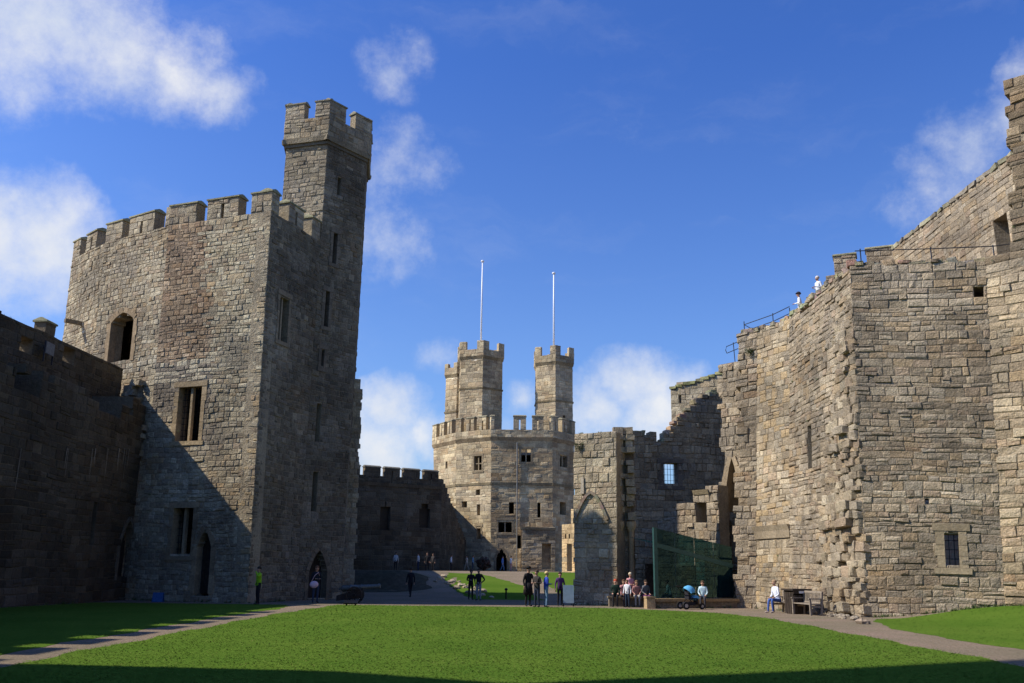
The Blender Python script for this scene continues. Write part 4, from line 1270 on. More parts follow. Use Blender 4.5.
    if skirt or coat:
        mb = MB()
        if pose == 'sit': mb.ellipsoid((0, .2, hz + .02), (.22, .32, .13), 12, 8)
        else: mb.tube([(0, 0, hz + .12), (0, 0, hz - .1), (0, 0, hz - (.42 if coat else .38))], [.155, .2, .24], 14)
        child('coat_skirt' if coat else 'skirt', mb, cloth(top if coat else skirt, 'skirt_cloth'))
    return o


def gp(px, y):
    p = at_y(px, 600, y); return V((p.x, y, ground_h(p.x, y)))


PI = math.pi
BLK = (.015, .015, .018); NAVY = (.02, .03, .06); JEAN = (.05, .085, .17)
o = person(gp(257.5, 43.0), 2.2, 1.68, 'person in a long lime green hi-vis jacket with raised arm, by the big left tower', (.28, .55, .02), (.018, .018, .022), (.04, .03, .02), arm=('up', 'down'), coat=False)
mb = MB()
o = person(gp(315, 46.2), PI + .5, 1.76, 'person in dark jacket and jeans with a pale pink bag, by the turret door', (.018, .022, .028), (.045, .065, .11), (.16, .08, .04), long_hair=True, arm=('bent', 'bent'))
bag = empty('shoulder_bag', gp(313.5, 45.9) + V((0, 0, .8)), 'pale pink shoulder bag carried by the person at the turret door', 'bag')
mb = MB(); b0 = V(bag.location); mb.ellipsoid(b0 + V((0, -.12, .08)), (.22, .09, .17), 12, 8); mb.build('pouch', cloth((.7, .5, .55), 'bag_cloth'), bag, True)
mb = MB(); mb.tube([b0 + V((-.17, -.12, .14)), b0 + V((.0, -.08, .5)), b0 + V((.16, .0, .66)), b0 + V((.2, .12, .5))], .014, 6); mb.build('strap', cloth((.6, .42, .46), 'bag_cloth'), bag, True)
person(gp(410, 57), .4, 1.7, 'person in all dark clothes standing alone on the gravel before the far wall', (.014, .014, .018), BLK, pose='walk')
person(gp(470.5, 53.5), PI + .3, 1.66, 'person in black beside a companion in grey trousers, at the foot of the far grass', (.014, .014, .016), (.015, .015, .018), arm=('down', 'bent'))
person(gp(478.5, 52.6), PI - .4, 1.72, 'person in dark jacket and light grey trousers, at the foot of the far grass', (.014, .014, .018), (.26, .27, .29), arm=('hip', 'bent'))
person(gp(528, 45.2), PI + .6, 1.84, 'tall person in long black coat and black hat, left of the info board', (.012, .011, .012), (.014, .013, .014), hat=(.01, .01, .01), coat=True, arm=('hip', 'down'))
person(gp(537, 44.0), PI - .7, 1.68, 'person in dark jacket and navy jeans, right beside the black coat', (.04, .035, .032), (.025, .032, .055), (.06, .04, .03), arm='bent')
person(gp(546, 44.0), -PI / 2 + .3, 1.62, 'blonde person in a bright blue jacket and faded jeans, turned to the others', (.03, .06, .36), (.16, .24, .36), (.6, .45, .2), arm=('bent', 'bent'))
person(gp(560, 46.0), PI + .2, 1.6, 'person in purple top and black trousers, right beside the pale info board', (.07, .03, .11), BLK, (.03, .02, .015), arm='down')
# group on the bench by the shafts
Yb = 45.6
person(gp(616, Yb), PI - .2, 1.58, 'red-haired seated person in dark green and black, leftmost of those by the shafts', (.012, .03, .022), BLK, (.42, .07, .03), pose='sit', arm='knees', skin=(.5, .3, .22))
person(gp(623, Yb + .3), PI + .2, 1.55, 'seated person in white and red striped top, second from left by the shafts', (.45, .22, .22), (.04, .03, .04), (.1, .05, .03), pose='sit', arm='knees')
person(gp(630.5, Yb + .5), PI + .3, 1.62, 'blond standing person in pink top behind a child, by the right stone shaft', (.62, .3, .32), (.1, .05, .05), (.5, .42, .3), arm='bent')
person(gp(627.5, Yb - .5), PI - .5, 1.28, 'child in white jacket and dark jeans, in front of the seated group', (.66, .66, .68), (.02, .035, .06), (.12, .07, .04), arm='down')
person(gp(636.5, Yb), PI, 1.5, 'seated person in dusty pink and grey, just right of the blond standing person', (.3, .15, .14), (.3, .29, .28), (.14, .09, .05), pose='sit', arm='knees')
person(gp(644.5, Yb), PI + .4, 1.55, 'seated person in grey top and purple trousers beside the stone bench end', (.14, .14, .15), (.1, .03, .09), (.05, .03, .02), pose='sit', arm='knees')
# under the glass and by the tower
person(gp(703.5, 44.55), PI - .3, 1.55, 'seated person in pale blue top behind the blue hooded pushchair', (.5, .66, .72), (.05, .05, .06), (.08, .05, .03), pose='sit', arm='knees')
SEAT = V((11.55, 40.6, ground_h(11.55, 40.6)))
person(gp(778.5, 40.2) + V((0, 0, 0)), PI / 2 + .35, 1.7, 'person in white top and blue jeans bent forward on the bench by the ruined tower', (.75, .78, .85), (.05, .1, .3), (.3, .2, .12), pose='sit', arm='knees', shoes=(.4, .32, .28))


def up(px, py, y, h, **k):
    p = at_y(px, py, y); return V((p.x, p.y, p.z - h))


WPO = at_y(799.5, 297, 43.6)
person(V((WPO.x, 43.6, WPO.z - 1.5)), PI / 2 - .4, 1.74, 'person in white shirt and dark cap looking over the top of the ruined tower wall', (.75, .74, .74), (.05, .05, .07), (.1, .06, .04), arm=('bent', 'down'), hat=(.03, .03, .05), skin=(.45, .25, .18))
WP2 = at_y(818, 280, 41.2)
person(V((WP2.x, 41.2, WP2.z - 1.48)), PI / 2 + .3, 1.66, 'pale-haired person in light clothes leaning on the tower top near the merlons', (.6, .62, .66), (.1, .1, .12), (.55, .5, .45), arm='bent')
# far figures by the big tower and wall
fg = 'tiny visitors beside the far tower'
FARP = [(394, 93, (.5, .5, .48), BLK, 'tiny person in white top before the dark far wall'), (417, 96, (.45, .45, .45), NAVY, 'tiny person in pale grey before the far wall, right of the white top'),
        (426, 94, BLK, BLK, 'tiny person all in black before the far wall, left of its companion'), (432, 94.6, (.05, .045, .045), BLK, 'tiny person in dark brown before the far wall, right of the one in black'),
        (450, 98, (.6, .6, .6), BLK, 'tiny person in white near the shaded left foot of the far tower'), (466, 100, (.5, .4, .3), (.3, .25, .2), 'tiny person in beige beside the far tower bush'),
        (472, 100, (.1, .22, .32), NAVY, 'tiny person in teal jacket left of the dark round bush'), (502, 101, (.1, .2, .45), (.12, .2, .32), 'tiny person in blue before the far tower arched door'),
        (510.5, 101, (.75, .7, .66), (.55, .3, .26), 'tiny person in white top and pink skirt by the far tower door')]
for px, y, tp, lg, lb in FARP:
    person(gp(px, y), RNG.uniform(0, 6.28), RNG.uniform(1.6, 1.78), lb, tp, lg, group=fg, pose=RNG.choice(['stand', 'walk']))

# ================================================================== FURNITURE AND SMALL THINGS
# wooden benches set against the tower base, facing the lawn


def bench(loc, rz, ln, label):
    b = empty('wooden_bench', loc, label, 'bench', 'wooden benches by the ruined tower', rz)
    Mx = world_mat(b)

    def part(nm, boxes):
        mb = MB()
        for c, sz, tl_ in boxes: mb.box(c, sz, 0, (1, 1, 1), 0, 0, None, tl_)
        mb.v = [tuple(Mx @ V(p)) for p in mb.v]
        return mb.build(nm, M_TEAK, b)
    part('seat', [((0, -.16 + k * .095, .44), (ln, .08, .035), 0) for k in range(5)])
    part('backrest', [((-ln / 2 + .1 + k * .12, .285, .66), (.05, .025, .4), -.12) for k in range(int(ln / .12) - 0)] + [((0, .32, .9), (ln, .05, .08), -.12), ((0, .26, .5), (ln, .04, .06), -.12)])
    for sg in (-1, 1):
        part('leg', [((sg * (ln / 2 - .04), -.2, .32), (.075, .075, .64), 0)])
        part('leg', [((sg * (ln / 2 - .04), .28, .45), (.075, .075, .9), -.08)])
        part('armrest', [((sg * (ln / 2 - .04), .02, .65), (.09, .58, .045), 0), ((sg * (ln / 2 - .04), .03, .35), (.06, .5, .08), 0)])
    return b


bp1 = gp(780.5, 40.5); bench(bp1 + V((.12, -.1, 0)), -PI / 2 + .12 + PI * 0, 1.5, 'weathered wooden bench with a person in white sitting on it, left of the litter bin')
bp2 = gp(806, 38.0); bench(bp2, -PI / 2 + .12, 1.7, 'empty weathered wooden bench with armrests, right of the dark litter bin')
# litter bin
q = gp(797, 39.2)
bn = empty('litter_bin', q, 'dark wooden litter bin with a small white label, between the two benches', 'bin', rz=.25)
Mx = world_mat(bn)


def bpart(nm, fn, mat, par=None, M=None):
    mb = MB(); fn(mb); mm_ = M or Mx; mb.v = [tuple(mm_ @ V(p)) for p in mb.v]; return mb.build(nm, mat, par or bn)


def body(mb):
    for sx in (-1, 1):
        for k in range(4): mb.box((sx * .36, -.27 + k * .18, .45), (.05, .16, .86))
    for k in range(4):
        mb.box((-.27 + k * .18, .36, .45), (.16, .05, .86)); mb.box((-.27 + k * .18, -.36, .4), (.16, .05, .74))
    mb.box((0, 0, .06), (.68, .68, .06))


bpart('body', body, M_WOOD)
bpart('lid', lambda mb: (mb.box((0, 0, .98), (.9, .9, .07)), mb.box((0, .3, .9), (.76, .12, .12)), mb.box((0, -.4, .885), (.8, .04, .13))), M_WOOD)
bpart('label_plate', lambda mb: mb.box((.0, -.425, .885), (.3, .012, .09)), M_WHITE)
# green glass shelter
gs = empty('glass_shelter', (9, 45.4, -.1), 'dark green glass shelter with raking roof line, set between stub wall and ruined tower', 'shelter')
gm_ = bpy.data.materials.new('green_glass'); nt, N, L, P = nodes_of(gm_)
nt.nodes.remove(P)
out = [n_ for n_ in nt.nodes if n_.type == 'OUTPUT_MATERIAL'][0]
tr_ = N.new('ShaderNodeBsdfTransparent'); tr_.inputs['Color'].default_value = (.09, .23, .27, 1)
gl = N.new('ShaderNodeBsdfGlossy'); gl.inputs['Roughness'].default_value = .03; gl.inputs['Color'].default_value = (.3, .55, .5, 1)
fr = N.new('ShaderNodeFresnel'); fr.inputs['IOR'].default_value = 1.5
mx = N.new('ShaderNodeMixShader'); L.new(fr.outputs[0], mx.inputs[0]); L.new(tr_.outputs[0], mx.inputs[1]); L.new(gl.outputs[0], mx.inputs[2])
df = N.new('ShaderNodeBsdfDiffuse'); df.inputs['Color'].default_value = (.02, .09, .125, 1); mx2 = N.new('ShaderNodeMixShader'); mx2.inputs[0].default_value = .12; L.new(mx.outputs[0], mx2.inputs[1]); L.new(df.outputs[0], mx2.inputs[2]); L.new(mx2.outputs[0], out.inputs['Surface'])
GA = at_y(656.5, 600, 45.0); GB = at_y(734, 600, 47.0)
za = at_y(656, 528, 45.0).z; zb = at_y(734, 547, 47.0).z
GAx, GBx = V((GA.x, 45.0, 0)), V((GB.x, 47.0, 0)); gdv = (GBx - GAx); gn = V((gdv.y, -gdv.x, 0)).normalized()
M_STEEL = plain('green_steel', (.04, .1, .095), .4, .3, .2)
for k in range(4):
    a = GAx + gdv * (k / 4); b = GAx + gdv * ((k + 1) / 4); z0 = za + (zb - za) * k / 4; z1 = za + (zb - za) * (k + 1) / 4
    e_ = gdv.normalized() * .012
    mb = MB(); t_ = gn * .006
    mb.hexa([a + e_ - t_ + V((0, 0, .35)), b - e_ - t_ + V((0, 0, .35)), b - e_ + t_ + V((0, 0, .35)), a + e_ + t_ + V((0, 0, .35)), a + e_ - t_ + V((0, 0, z0)), b - e_ - t_ + V((0, 0, z1)), b - e_ + t_ + V((0, 0, z1)), a + e_ + t_ + V((0, 0, z0))])
    mb.build('glass_pane', gm_, gs)
mb = MB(); back = -gn * 2.2
mb.hexa([GAx + V((0, 0, za - .75)), GBx + V((0, 0, zb - .55)), GBx + back + V((0, 0, zb - .2)), GAx + back + V((0, 0, za - .4)),
         GAx + V((0, 0, za - .735)), GBx + V((0, 0, zb - .535)), GBx + back + V((0, 0, zb - .185)), GAx + back + V((0, 0, za - .385))])
mb.build('glass_roof', gm_, gs)
mb = MB(); bar(mb, GAx + V((0, 0, -.2)), GAx + V((0, 0, za + .02)), .2, .12, gn); mb.build('post', M_STEEL, gs)
mb = MB(); bar(mb, GAx + gn * .03 + V((0, 0, za - .8)), GBx + gn * .03 + V((0, 0, zb - .95)), .2, .05, gn); mb.build('beam', M_STEEL, gs)
for f in (.5, .98):
    mb = MB(); p = GAx + gdv * f + back * .9; bar(mb, p, p + V((0, 0, 2.8)), .12, .12, gn); mb.build('post', M_STEEL, gs)
mb = MB()
mb.box(GAx + gdv * .35 + back * .98 + V((0, 0, 1.2)), (1.6, .06, 1.5), math.atan2(gdv.y, gdv.x), (.05, .045, .05)); mb.box(GAx + gdv * .72 + back * .98 + V((0, 0, 1.35)), (1.3, .06, 1.1), math.atan2(gdv.y, gdv.x), (.16, .22, .27))
pnl = mb.build('display_panel', M_DRESS, gs)
# stone bench along the glass
sb_ = empty('stone_bench', (8.6, 44.9, -.1), 'long low sandstone bench with a buff slab top running along the green glass', 'bench')
A_ = at_y(650.5, 606, 44.3); B_ = at_y(737, 606, 46.2); A_ = V((A_.x, 44.3, -.13)); B_ = V((B_.x, 46.2, -.13)); dv = B_ - A_; an = math.atan2(dv.y, dv.x)
mb = MB(); bar(mb, A_ + dv * .03 + V((0, 0, .38)), B_ + V((0, 0, .38)), .46, .13, (0, 0, 1), (.4, .31, .19)); mb.build('seat', M_DRESS, sb_)
kf = Face(A_ + V((0, -.12, 0)), B_ + V((0, -.12, 0)), A_ + V((0, -.12, .315)), B_ + V((0, -.12, .315)))
mb = MB(); masonry(mb, kf, course=.16, wid=(.3, .6), prot=.02, seed=301, pal=PAL_WARM, thick=.3); mb.build('base', M_WARM, sb_)
cb = empty('stone_block', gp(649.5, 44.1), 'small squared pale sandstone block at the near end of the low stone bench', 'stone block')
mb = MB(); mb.box(V(cb.location) + V((0, -.1, .24)), (.42, .5, .5), .1, (.42, .34, .22), 0, .02, g); mb.box(V(cb.location) + V((0, -.1, .52)), (.46, .54, .06), .1, (.44, .36, .24), 0, .01, g); mb.build('block', M_DRESS, cb)
# bench the group sits on
q = gp(630, 46.1); sb2 = empty('stone_bench', q, 'low stone ledge under the seated group at the foot of the two shafts', 'bench')
mb = MB(); mb.box(q + V((0, .15, .2)), (2.1, .45, .42), .02, (.22, .2, .17), 0, .02, g); mb.build('base', M_DRESS, sb2)
mb = MB(); mb.box(q + V((0, .13, .44)), (2.2, .52, .07), .02, (.26, .23, .18), 0, .01, g); mb.build('seat', M_DRESS, sb2)
# pushchair
q = gp(690, 43.6)
pc = empty('pushchair', q, 'black three-wheeled pushchair with a sky blue hood parked on the gravel by the glass', 'pushchair', rz=.3)
Mx2 = world_mat(pc); M_HOOD = cloth((.1, .36, .62), 'hood_cloth'); M_BLKC = cloth((.02, .02, .025), 'seat_cloth'); M_RUB = plain('rubber', (.015, .015, .016), .8)


def pcp(nm, fn, mat, par=None, sm=False):
    mb = MB(); fn(mb); mb.v = [tuple(Mx2 @ V(p)) for p in mb.v]; return mb.build(nm, mat, par or pc, sm)


def wheel(mb, c, r, w=.05, seg=20):
    mb.tube([V(c) + V((0, r * 0, 0)) + V((0, 0, 0))] * 0 + [V(c) + V((0, -w / 2, 0)), V(c) + V((0, w / 2, 0))], r, seg)


pcp('frame', lambda mb: [mb.tube(p, .016, 6) for p in ([(-.55, -.24, 1.02), (-.4, -.24, .9), (.3, -.24, .25), (.62, 0, .15)], [(-.55, .24, 1.02), (-.4, .24, .9), (.3, .24, .25), (.62, 0, .15)], [(-.35, -.26, .17), (.05, -.24, .55)], [(-.35, .26, .17), (.05, .24, .55)])], M_IRON)
pcp('handle', lambda mb: mb.tube([(-.55, -.24, 1.02), (-.6, -.2, 1.04), (-.6, .2, 1.04), (-.55, .24, 1.02)], .022, 6), M_IRON)
pcp('seat', lambda mb: [mb.box((.08, 0, .48), (.4, .4, .06)), mb.box((-.14, 0, .68), (.06, .4, .45), 0), mb.box((.3, 0, .36), (.06, .36, .24))], M_BLKC)


def hood(mb):
    n = len(mb.v); S_, R_ = 10, 7
    for i in range(R_):
        a = math.radians(10 + 130 * i / (R_ - 1))
        for k in range(S_ + 1):
            b = math.pi * k / S_
            r = .36
            mb.v.append((-.16 + r * math.cos(a) * math.sin(b) * .95 + .1, -.27 * math.cos(b), .72 + r * math.sin(a) * math.sin(b) * 1.0))
    for i in range(R_ - 1):
        for k in range(S_):
            p_ = n + i * (S_ + 1) + k
            mb.f.append((p_, p_ + 1, p_ + S_ + 2, p_ + S_ + 1)); mb.c.append((1, 1, 1)); mb.mi.append(0)


hd_ = pcp('hood', hood, M_HOOD, None, True); sm_ = hd_.modifiers.new('thick', 'SOLIDIFY'); sm_.thickness = .02
pcp('foot_cover', lambda mb: mb.ellipsoid((.22, 0, .52), (.26, .2, .12), 12, 8), M_HOOD, None, True)
pcp('basket', lambda mb: mb.box((-.05, 0, .26), (.5, .36, .14)), M_BLKC)
for c, r in (((-.36, -.3, .17), .17), ((-.36, .3, .17), .17), ((.62, 0, .14), .14)):
    w_ = pcp('wheel', lambda mb: wheel(mb, c, r), M_RUB)
    pcp('hub', lambda mb: wheel(mb, c, r * .5, .07, 12), plain('silver_hub', (.4, .4, .42), .4, .6), w_)
# cannon
q = gp(353, 46.6)
cn = empty('cannon', q, 'old dark iron cannon on a wheeled carriage pointing right, at the foot of the turret', 'cannon', rz=.05)
cn.scale = (.84, .84, .84); Mc = world_mat(cn)


def cp(nm, fn, mat, par=None, sm=False):
    mb = MB(); fn(mb); mb.v = [tuple(Mc @ V(p)) for p in mb.v]; return mb.build(nm, mat, par or cn, sm)


dirv = V((math.cos(.07), 0, math.sin(.07))); br = V((-.7, 0, .82))
prof_ = [(-.18, .04), (-.12, .07), (-.06, .05), (0, .15), (.06, .19), (.5, .18), (.52, .2), (.56, .2), (.58, .17), (1.1, .15), (1.12, .165), (1.16, .165), (1.18, .14), (2.1, .115), (2.18, .15), (2.26, .15), (2.28, .1)]
cp('barrel', lambda mb: mb.tube([br + dirv * a for a, r in prof_], [r for a, r in prof_], 16), plain('gun_iron', (.1, .11, .105), .5, .3), None, True)
for sg in (-1, 1):
    cp('carriage_cheek', lambda mb: mb.hexa([V((-.95, sg * .26 - .05, .12)), V((.55, sg * .22 - .05, .3)), V((.55, sg * .22 + .05, .3)), V((-.95, sg * .26 + .05, .12)),
                                          V((-.95, sg * .26 - .05, .42)), V((.55, sg * .22 - .05, .86)), V((.55, sg * .22 + .05, .86)), V((-.95, sg * .26 + .05, .42))]), M_WOOD)
cp('axle', lambda mb: mb.tube([(.1, -.55, .46), (.1, .55, .46)], .05, 8), M_IRON)
for sg in (-1, 1):
    def rim(mb):
        R_ = .46; n_ = 20
        ps = [V((.1 + R_ * math.cos(2 * PI * k / n_), sg * .5, .46 + R_ * math.sin(2 * PI * k / n_))) for k in range(n_ + 1)]
        mb.tube(ps, .045, 6, caps=False)
    wq = cp('wheel', rim, M_WOOD)
    cp('spokes', lambda mb: [mb.tube([(.1, sg * .5, .46), (.1 + .44 * math.cos(2 * PI * k / 10), sg * .5, .46 + .44 * math.sin(2 * PI * k / 10))], .025, 6) for k in range(10)], M_WOOD, wq)
    cp('hub', lambda mb: mb.tube([(.1, sg * .5 - .1, .46), (.1, sg * .5 + .1, .46)], .09, 10), M_IRON, wq)
# low plaque at the lawn corner
q = gp(351, 42.4); pq = empty('plaque', q, 'low dark slanted plaque on short feet at the lawn corner before the cannon', 'plaque')
mb = MB(); mb.box(q + V((0, 0, .17)), (.62, .34, .05), 0, tilt=.35); mb.build('panel', M_IRON, pq)
mb = MB(); mb.box(q + V((-.2, .04, .07)), (.06, .06, .2)); mb.box(q + V((.2, .04, .07)), (.06, .06, .2)); mb.build('foot', M_IRON, pq)
# information board
q = gp(568.5, 45.4); ib = empty('information_board', q, 'pale blue-grey upright information board on two legs, beside the slab of wall', 'sign')
mb = MB(); mb.box(q + V((0, 0, .58)), (.52, .04, .84), 0); mb.build('panel', plain('pale_board', (.3, .4, .46), .5, 0, .12, 5), ib)
for sg in (-1, 1):
    mb = MB(); mb.box(q + V((sg * .24, .05, .45)), (.05, .05, 1.1)); mb.build('leg', M_RAIL, ib)
# blue folding board at the tower foot
q = gp(158, 44.9); ab = empty('folding_sign', q, 'small blue folding sign board on the grass at the shaded tower foot', 'sign')
mb = MB(); mb.box(q + V((0, -.08, .22)), (.5, .03, .44), 0, tilt=-.2); mb.box(q + V((0, .08, .22)), (.5, .03, .44), 0, tilt=.2); mb.build('panel', plain('blue_board', (.03, .1, .26), .5), ab)
# small post on the far grass
q = gp(506, 55); po = empty('marker_post', q, 'short black marker post at the near edge of the far grass', 'post')
mb = MB(); mb.tube([q - V((0, 0, .1)), q + V((0, 0, .5))], .05, 8); mb.build('post', M_IRON, po)
mb = MB(); mb.tube([q + V((0, 0, .5)), q + V((0, 0, .56)), q + V((0, 0, .64))], [.05, .11, .05], 8); mb.build('cap', M_IRON, po)
# loose stones edging the bank
gr = random.Random(77)


def boulder(c, sz, label, group, pal):
    mb = MB(); n = len(mb.v); seg, rings = 7, 5
    ph = gr.uniform(0, 6)
    for i in range(rings + 1):
        t = -PI / 2 + PI * i / rings
        for k in range(seg):
            a = 2 * PI * k / seg + ph; w = gr.uniform(.82, 1.15)
            mb.v.append((c.x + sz[0] * math.cos(t) * math.cos(a) * w, c.y + sz[1] * math.cos(t) * math.sin(a) * w, c.z + sz[2] * math.sin(t) * gr.uniform(.85, 1.1)))
    col = gr.choice(pal)
    for i in range(rings):
        for k in range(seg):
            k2 = (k + 1) % seg
            mb.f.append((n + i * seg + k, n + i * seg + k2, n + (i + 1) * seg + k2, n + (i + 1) * seg + k)); mb.c.append(col); mb.mi.append(0)
    # keep origin at the stone
    o = mb.build('loose_stone', M_DRESS); o.data.transform(Matrix.Translation(-c)); o.location = c
    tag(o, label, 'stone', group); return o


for k in range(26):
    f = k / 25; px = 436 + 50 * f + gr.uniform(-6, 6); py = 579 + 17 * f + gr.uniform(-3, 3)
    p = on_ground(px, py); sz = gr.uniform(.14, .34)
    boulder(p + V((0, 0, sz * .25)), (sz, sz * .8, sz * .55), 'pale loose stone along the edge of the far grass bank', 'loose stones edging the bank', [(.38, .34, .27), (.44, .4, .33), (.3, .27, .22)])
for k in range(12):
    px = 818 + gr.uniform(-6, 45); py = 612 + (px - 815) * .2 + gr.uniform(-2, 3)
    p = on_ground(px, py); sz = gr.uniform(.1, .26)
    boulder(p + V((0, 0, sz * .2)), (sz, sz * .8, sz * .55), 'pale rubble stone fallen at the broken corner of the ruined tower', 'rubble at the ruined tower', PAL_WARM)
# dark round bush by the far tower
q = gp(483, 104); bu = empty('bush', q, 'dark reddish rounded bush at the foot of the far tower', 'bush')
mb = MB(); mb.tube([q, q + V((0, 0, .9))], [.1, .05], 8, (.06, .04, .03)); mb.build('stem', M_WOOD, bu)
mb = MB()
for k in range(2600):
    a, b, r_ = gr.uniform(0, 2 * PI), math.acos(gr.uniform(-1, 1)), gr.uniform(.45, 1) ** .5
    r_ *= .8 + .28 * math.sin(a * 3 + 1) * math.sin(b * 4); p = q + V((math.cos(a) * math.sin(b) * .95 * r_, math.sin(a) * math.sin(b) * .9 * r_, .8 + math.cos(b) * .75 * r_)); z_ = .11
    d1 = V((gr.uniform(-1, 1), gr.uniform(-1, 1), gr.uniform(-1, 1))).normalized() * z_; d2 = V((gr.uniform(-1, 1), gr.uniform(-1, 1), gr.uniform(-1, 1))).normalized() * z_ * .6
    mb.quad([p - d1, p + d2, p + d1, p - d2], gr.choice([(.1, .05, .03), (.07, .06, .03), (.13, .06, .04)]))
leaf = bpy.data.materials.new('leaf'); nt, N, L, P = nodes_of(leaf); at = N.new('ShaderNodeAttribute'); at.attribute_name = 'tint'; L.new(at.outputs['Color'], P.inputs['Base Color'])
mb.build('crown', leaf, bu)
# tufts of grass growing on ledges
for (F_, u, v, lb) in ((SF, .35, SF.Hh - .75, 'small green tuft growing high on the slab of wall'), (pil, .55, pil.Hh - 1.2, 'green tuft growing near the top of the ruined tower pilaster')):
    c = F_.P(u, v, .08)
    mb = MB()
    for k in range(160):
        d = V((gr.uniform(-.22, .22), gr.uniform(-.12, .03), gr.uniform(-.12, .22))); p = c + d
        t = V((gr.uniform(-1, 1), gr.uniform(-1, .2), gr.uniform(-.2, 1))).normalized() * .12; s_ = V((gr.uniform(-1, 1), gr.uniform(-1, 1), 0)).normalized() * .02
        mb.quad([p - s_, p + s_, p + t], gr.choice([(.05, .08, .015), (.08, .1, .03)]))
    o = mb.build('plant_tuft', leaf); tag(o, lb, 'plant'); o.data.transform(Matrix.Translation(-c)); o.location = c

# weeds rooted in the joints, on the ledges and along the wall foot
mb = MB()


def tuft(c, r, n_, hgt_):
    for k in range(n_):
        a = gr.uniform(0, 2 * PI); q_ = c + V((math.cos(a), math.sin(a), 0)) * r * gr.random()
        t = q_ + V((gr.uniform(-.6, .6), gr.uniform(-.6, .6), 1)).normalized() * hgt_ * gr.uniform(.5, 1.1); w_ = V((math.cos(a * 3), math.sin(a * 3), 0)) * .014
        mb.quad([q_ - w_, q_ + w_, t], gr.choice([(.06, .1, .018), (.08, .115, .026), (.1, .105, .04), (.045, .075, .016)]))


for F_, n_ in ((wf, 46), (bw, 22), (lf, 22), (p1, 8), (SF, 16), (CF, 40), (f23, 20), (f34, 14), (kf, 12)):
    for k in range(n_):
        c = F_.P(gr.uniform(0, F_.L), 0, gr.uniform(.06, .16)); c.z = ground_h(c.x, c.y)
        tuft(c, gr.uniform(.05, .18), gr.randint(8, 22), gr.uniform(.06, .2))
for F_, n_, dd in ((wf, 22, .2), (lf, 26, .1), (DF, 30, -.2), (SF, 8, -.3), (p1, 6, -.2), (OF, 10, -.3), (f23, 6, -.3)):
    for k in range(n_):
        c = F_.P(gr.uniform(.2, F_.L - .2), F_.Hh + .02, -abs(dd) * gr.uniform(.2, 1.5)); tuft(c, gr.uniform(.05, .16), gr.randint(6, 16), gr.uniform(.06, .16))
for k in range(40):
    F_ = gr.choice([wf, lf, bw, p1, f23, f12]); c = F_.P(gr.uniform(.2, F_.L - .2), gr.uniform(1.5, F_.Hh - .6), .05); tuft(c, .06, gr.randint(6, 14), gr.uniform(.06, .14))
o = mb.build('weeds', leaf); tag(o, 'weeds and grass rooted in the wall joints, crests and wall foot', 'weeds', kind='stuff')

# ================================================================== SKY, SUN
SUN = V((-1.03, -.125, 1.0)).normalized()
elev = math.asin(SUN.z); az = math.atan2(SUN.x, SUN.y)
w = bpy.data.worlds.new('World'); scene.world = w; w.use_nodes = True
nt = w.node_tree; N, L = nt.nodes, nt.links
bg = N['Background']; bg.inputs['Strength'].default_value = .1
sky = N.new('ShaderNodeTexSky'); sky.sky_type = 'NISHITA'; sky.sun_disc = False
sky.sun_elevation = elev; sky.sun_rotation = az
sky.air_density = 1.0; sky.dust_density = 1.6; sky.ozone_density = 3.0; sky.altitude = 30
tc = N.new('ShaderNodeTexCoord')
CL = [((10, 25), 80, .95), ((60, 30), 60, .85), ((120, 45), 62, .95), ((180, 72), 48, .95), ((222, 98), 34, .8), ((35, 240), 62, 1.15), ((-20, 250), 70, 1.1), ((85, 235), 32, .7),
      ((405, 165), 50, .52), ((395, 65), 45, .42), ((385, 235), 50, .5), ((395, 405), 38, 1.15), ((380, 450), 55, 1.1), ((425, 440), 35, .9),
      ((640, 385), 42, 1.1), ((610, 410), 40, 1.0), ((685, 395), 35, .9), ((660, 420), 50, 1.0), ((522, 400), 24, .75), ((975, 145), 45, .62), ((930, 190), 46, .45), ((1018, 120), 40, .6),
      ((1030, 60), 26, .7), ((620, 130), 80, .16), ((440, 350), 25, .4), ((500, 470), 60, .6)]


def M_(op, a, b=None, clamp=False):
    n_ = N.new('ShaderNodeMath'); n_.operation = op; n_.use_clamp = clamp
    for i, x in enumerate((a, b)):
        if x is None: continue
        if isinstance(x, (int, float)): n_.inputs[i].default_value = x
        else: L.new(x, n_.inputs[i])
    return n_.outputs[0]


# break the cloud outlines up by wobbling the direction first
nz = N.new('ShaderNodeTexNoise'); nz.inputs['Scale'].default_value = 9; nz.inputs['Detail'].default_value = 6; nz.inputs['Roughness'].default_value = .6
L.new(tc.outputs['Generated'], nz.inputs['Vector'])
vs_ = N.new('ShaderNodeVectorMath'); vs_.operation = 'SUBTRACT'; L.new(nz.outputs['Color'], vs_.inputs[0]); vs_.inputs[1].default_value = (.5, .5, .5)
vm_ = N.new('ShaderNodeVectorMath'); vm_.operation = 'SCALE'; L.new(vs_.outputs[0], vm_.inputs[0]); vm_.inputs['Scale'].default_value = .075
va_ = N.new('ShaderNodeVectorMath'); va_.operation = 'ADD'; L.new(tc.outputs['Generated'], va_.inputs[0]); L.new(vm_.outputs[0], va_.inputs[1])
tot = None
for (px, py), r, st_ in CL:
    d = ray(px, py); rr_ = r / FPX
    s_ = N.new('ShaderNodeVectorMath'); s_.operation = 'DISTANCE'; L.new(va_.outputs[0], s_.inputs[0]); s_.inputs[1].default_value = d
    k = M_('MULTIPLY', M_('SUBTRACT', 1.0, M_('DIVIDE', s_.outputs['Value'], rr_ * 1.35), True), st_)
    k = M_('POWER', k, .8)
    tot = k if tot is None else M_('MAXIMUM', tot, k)
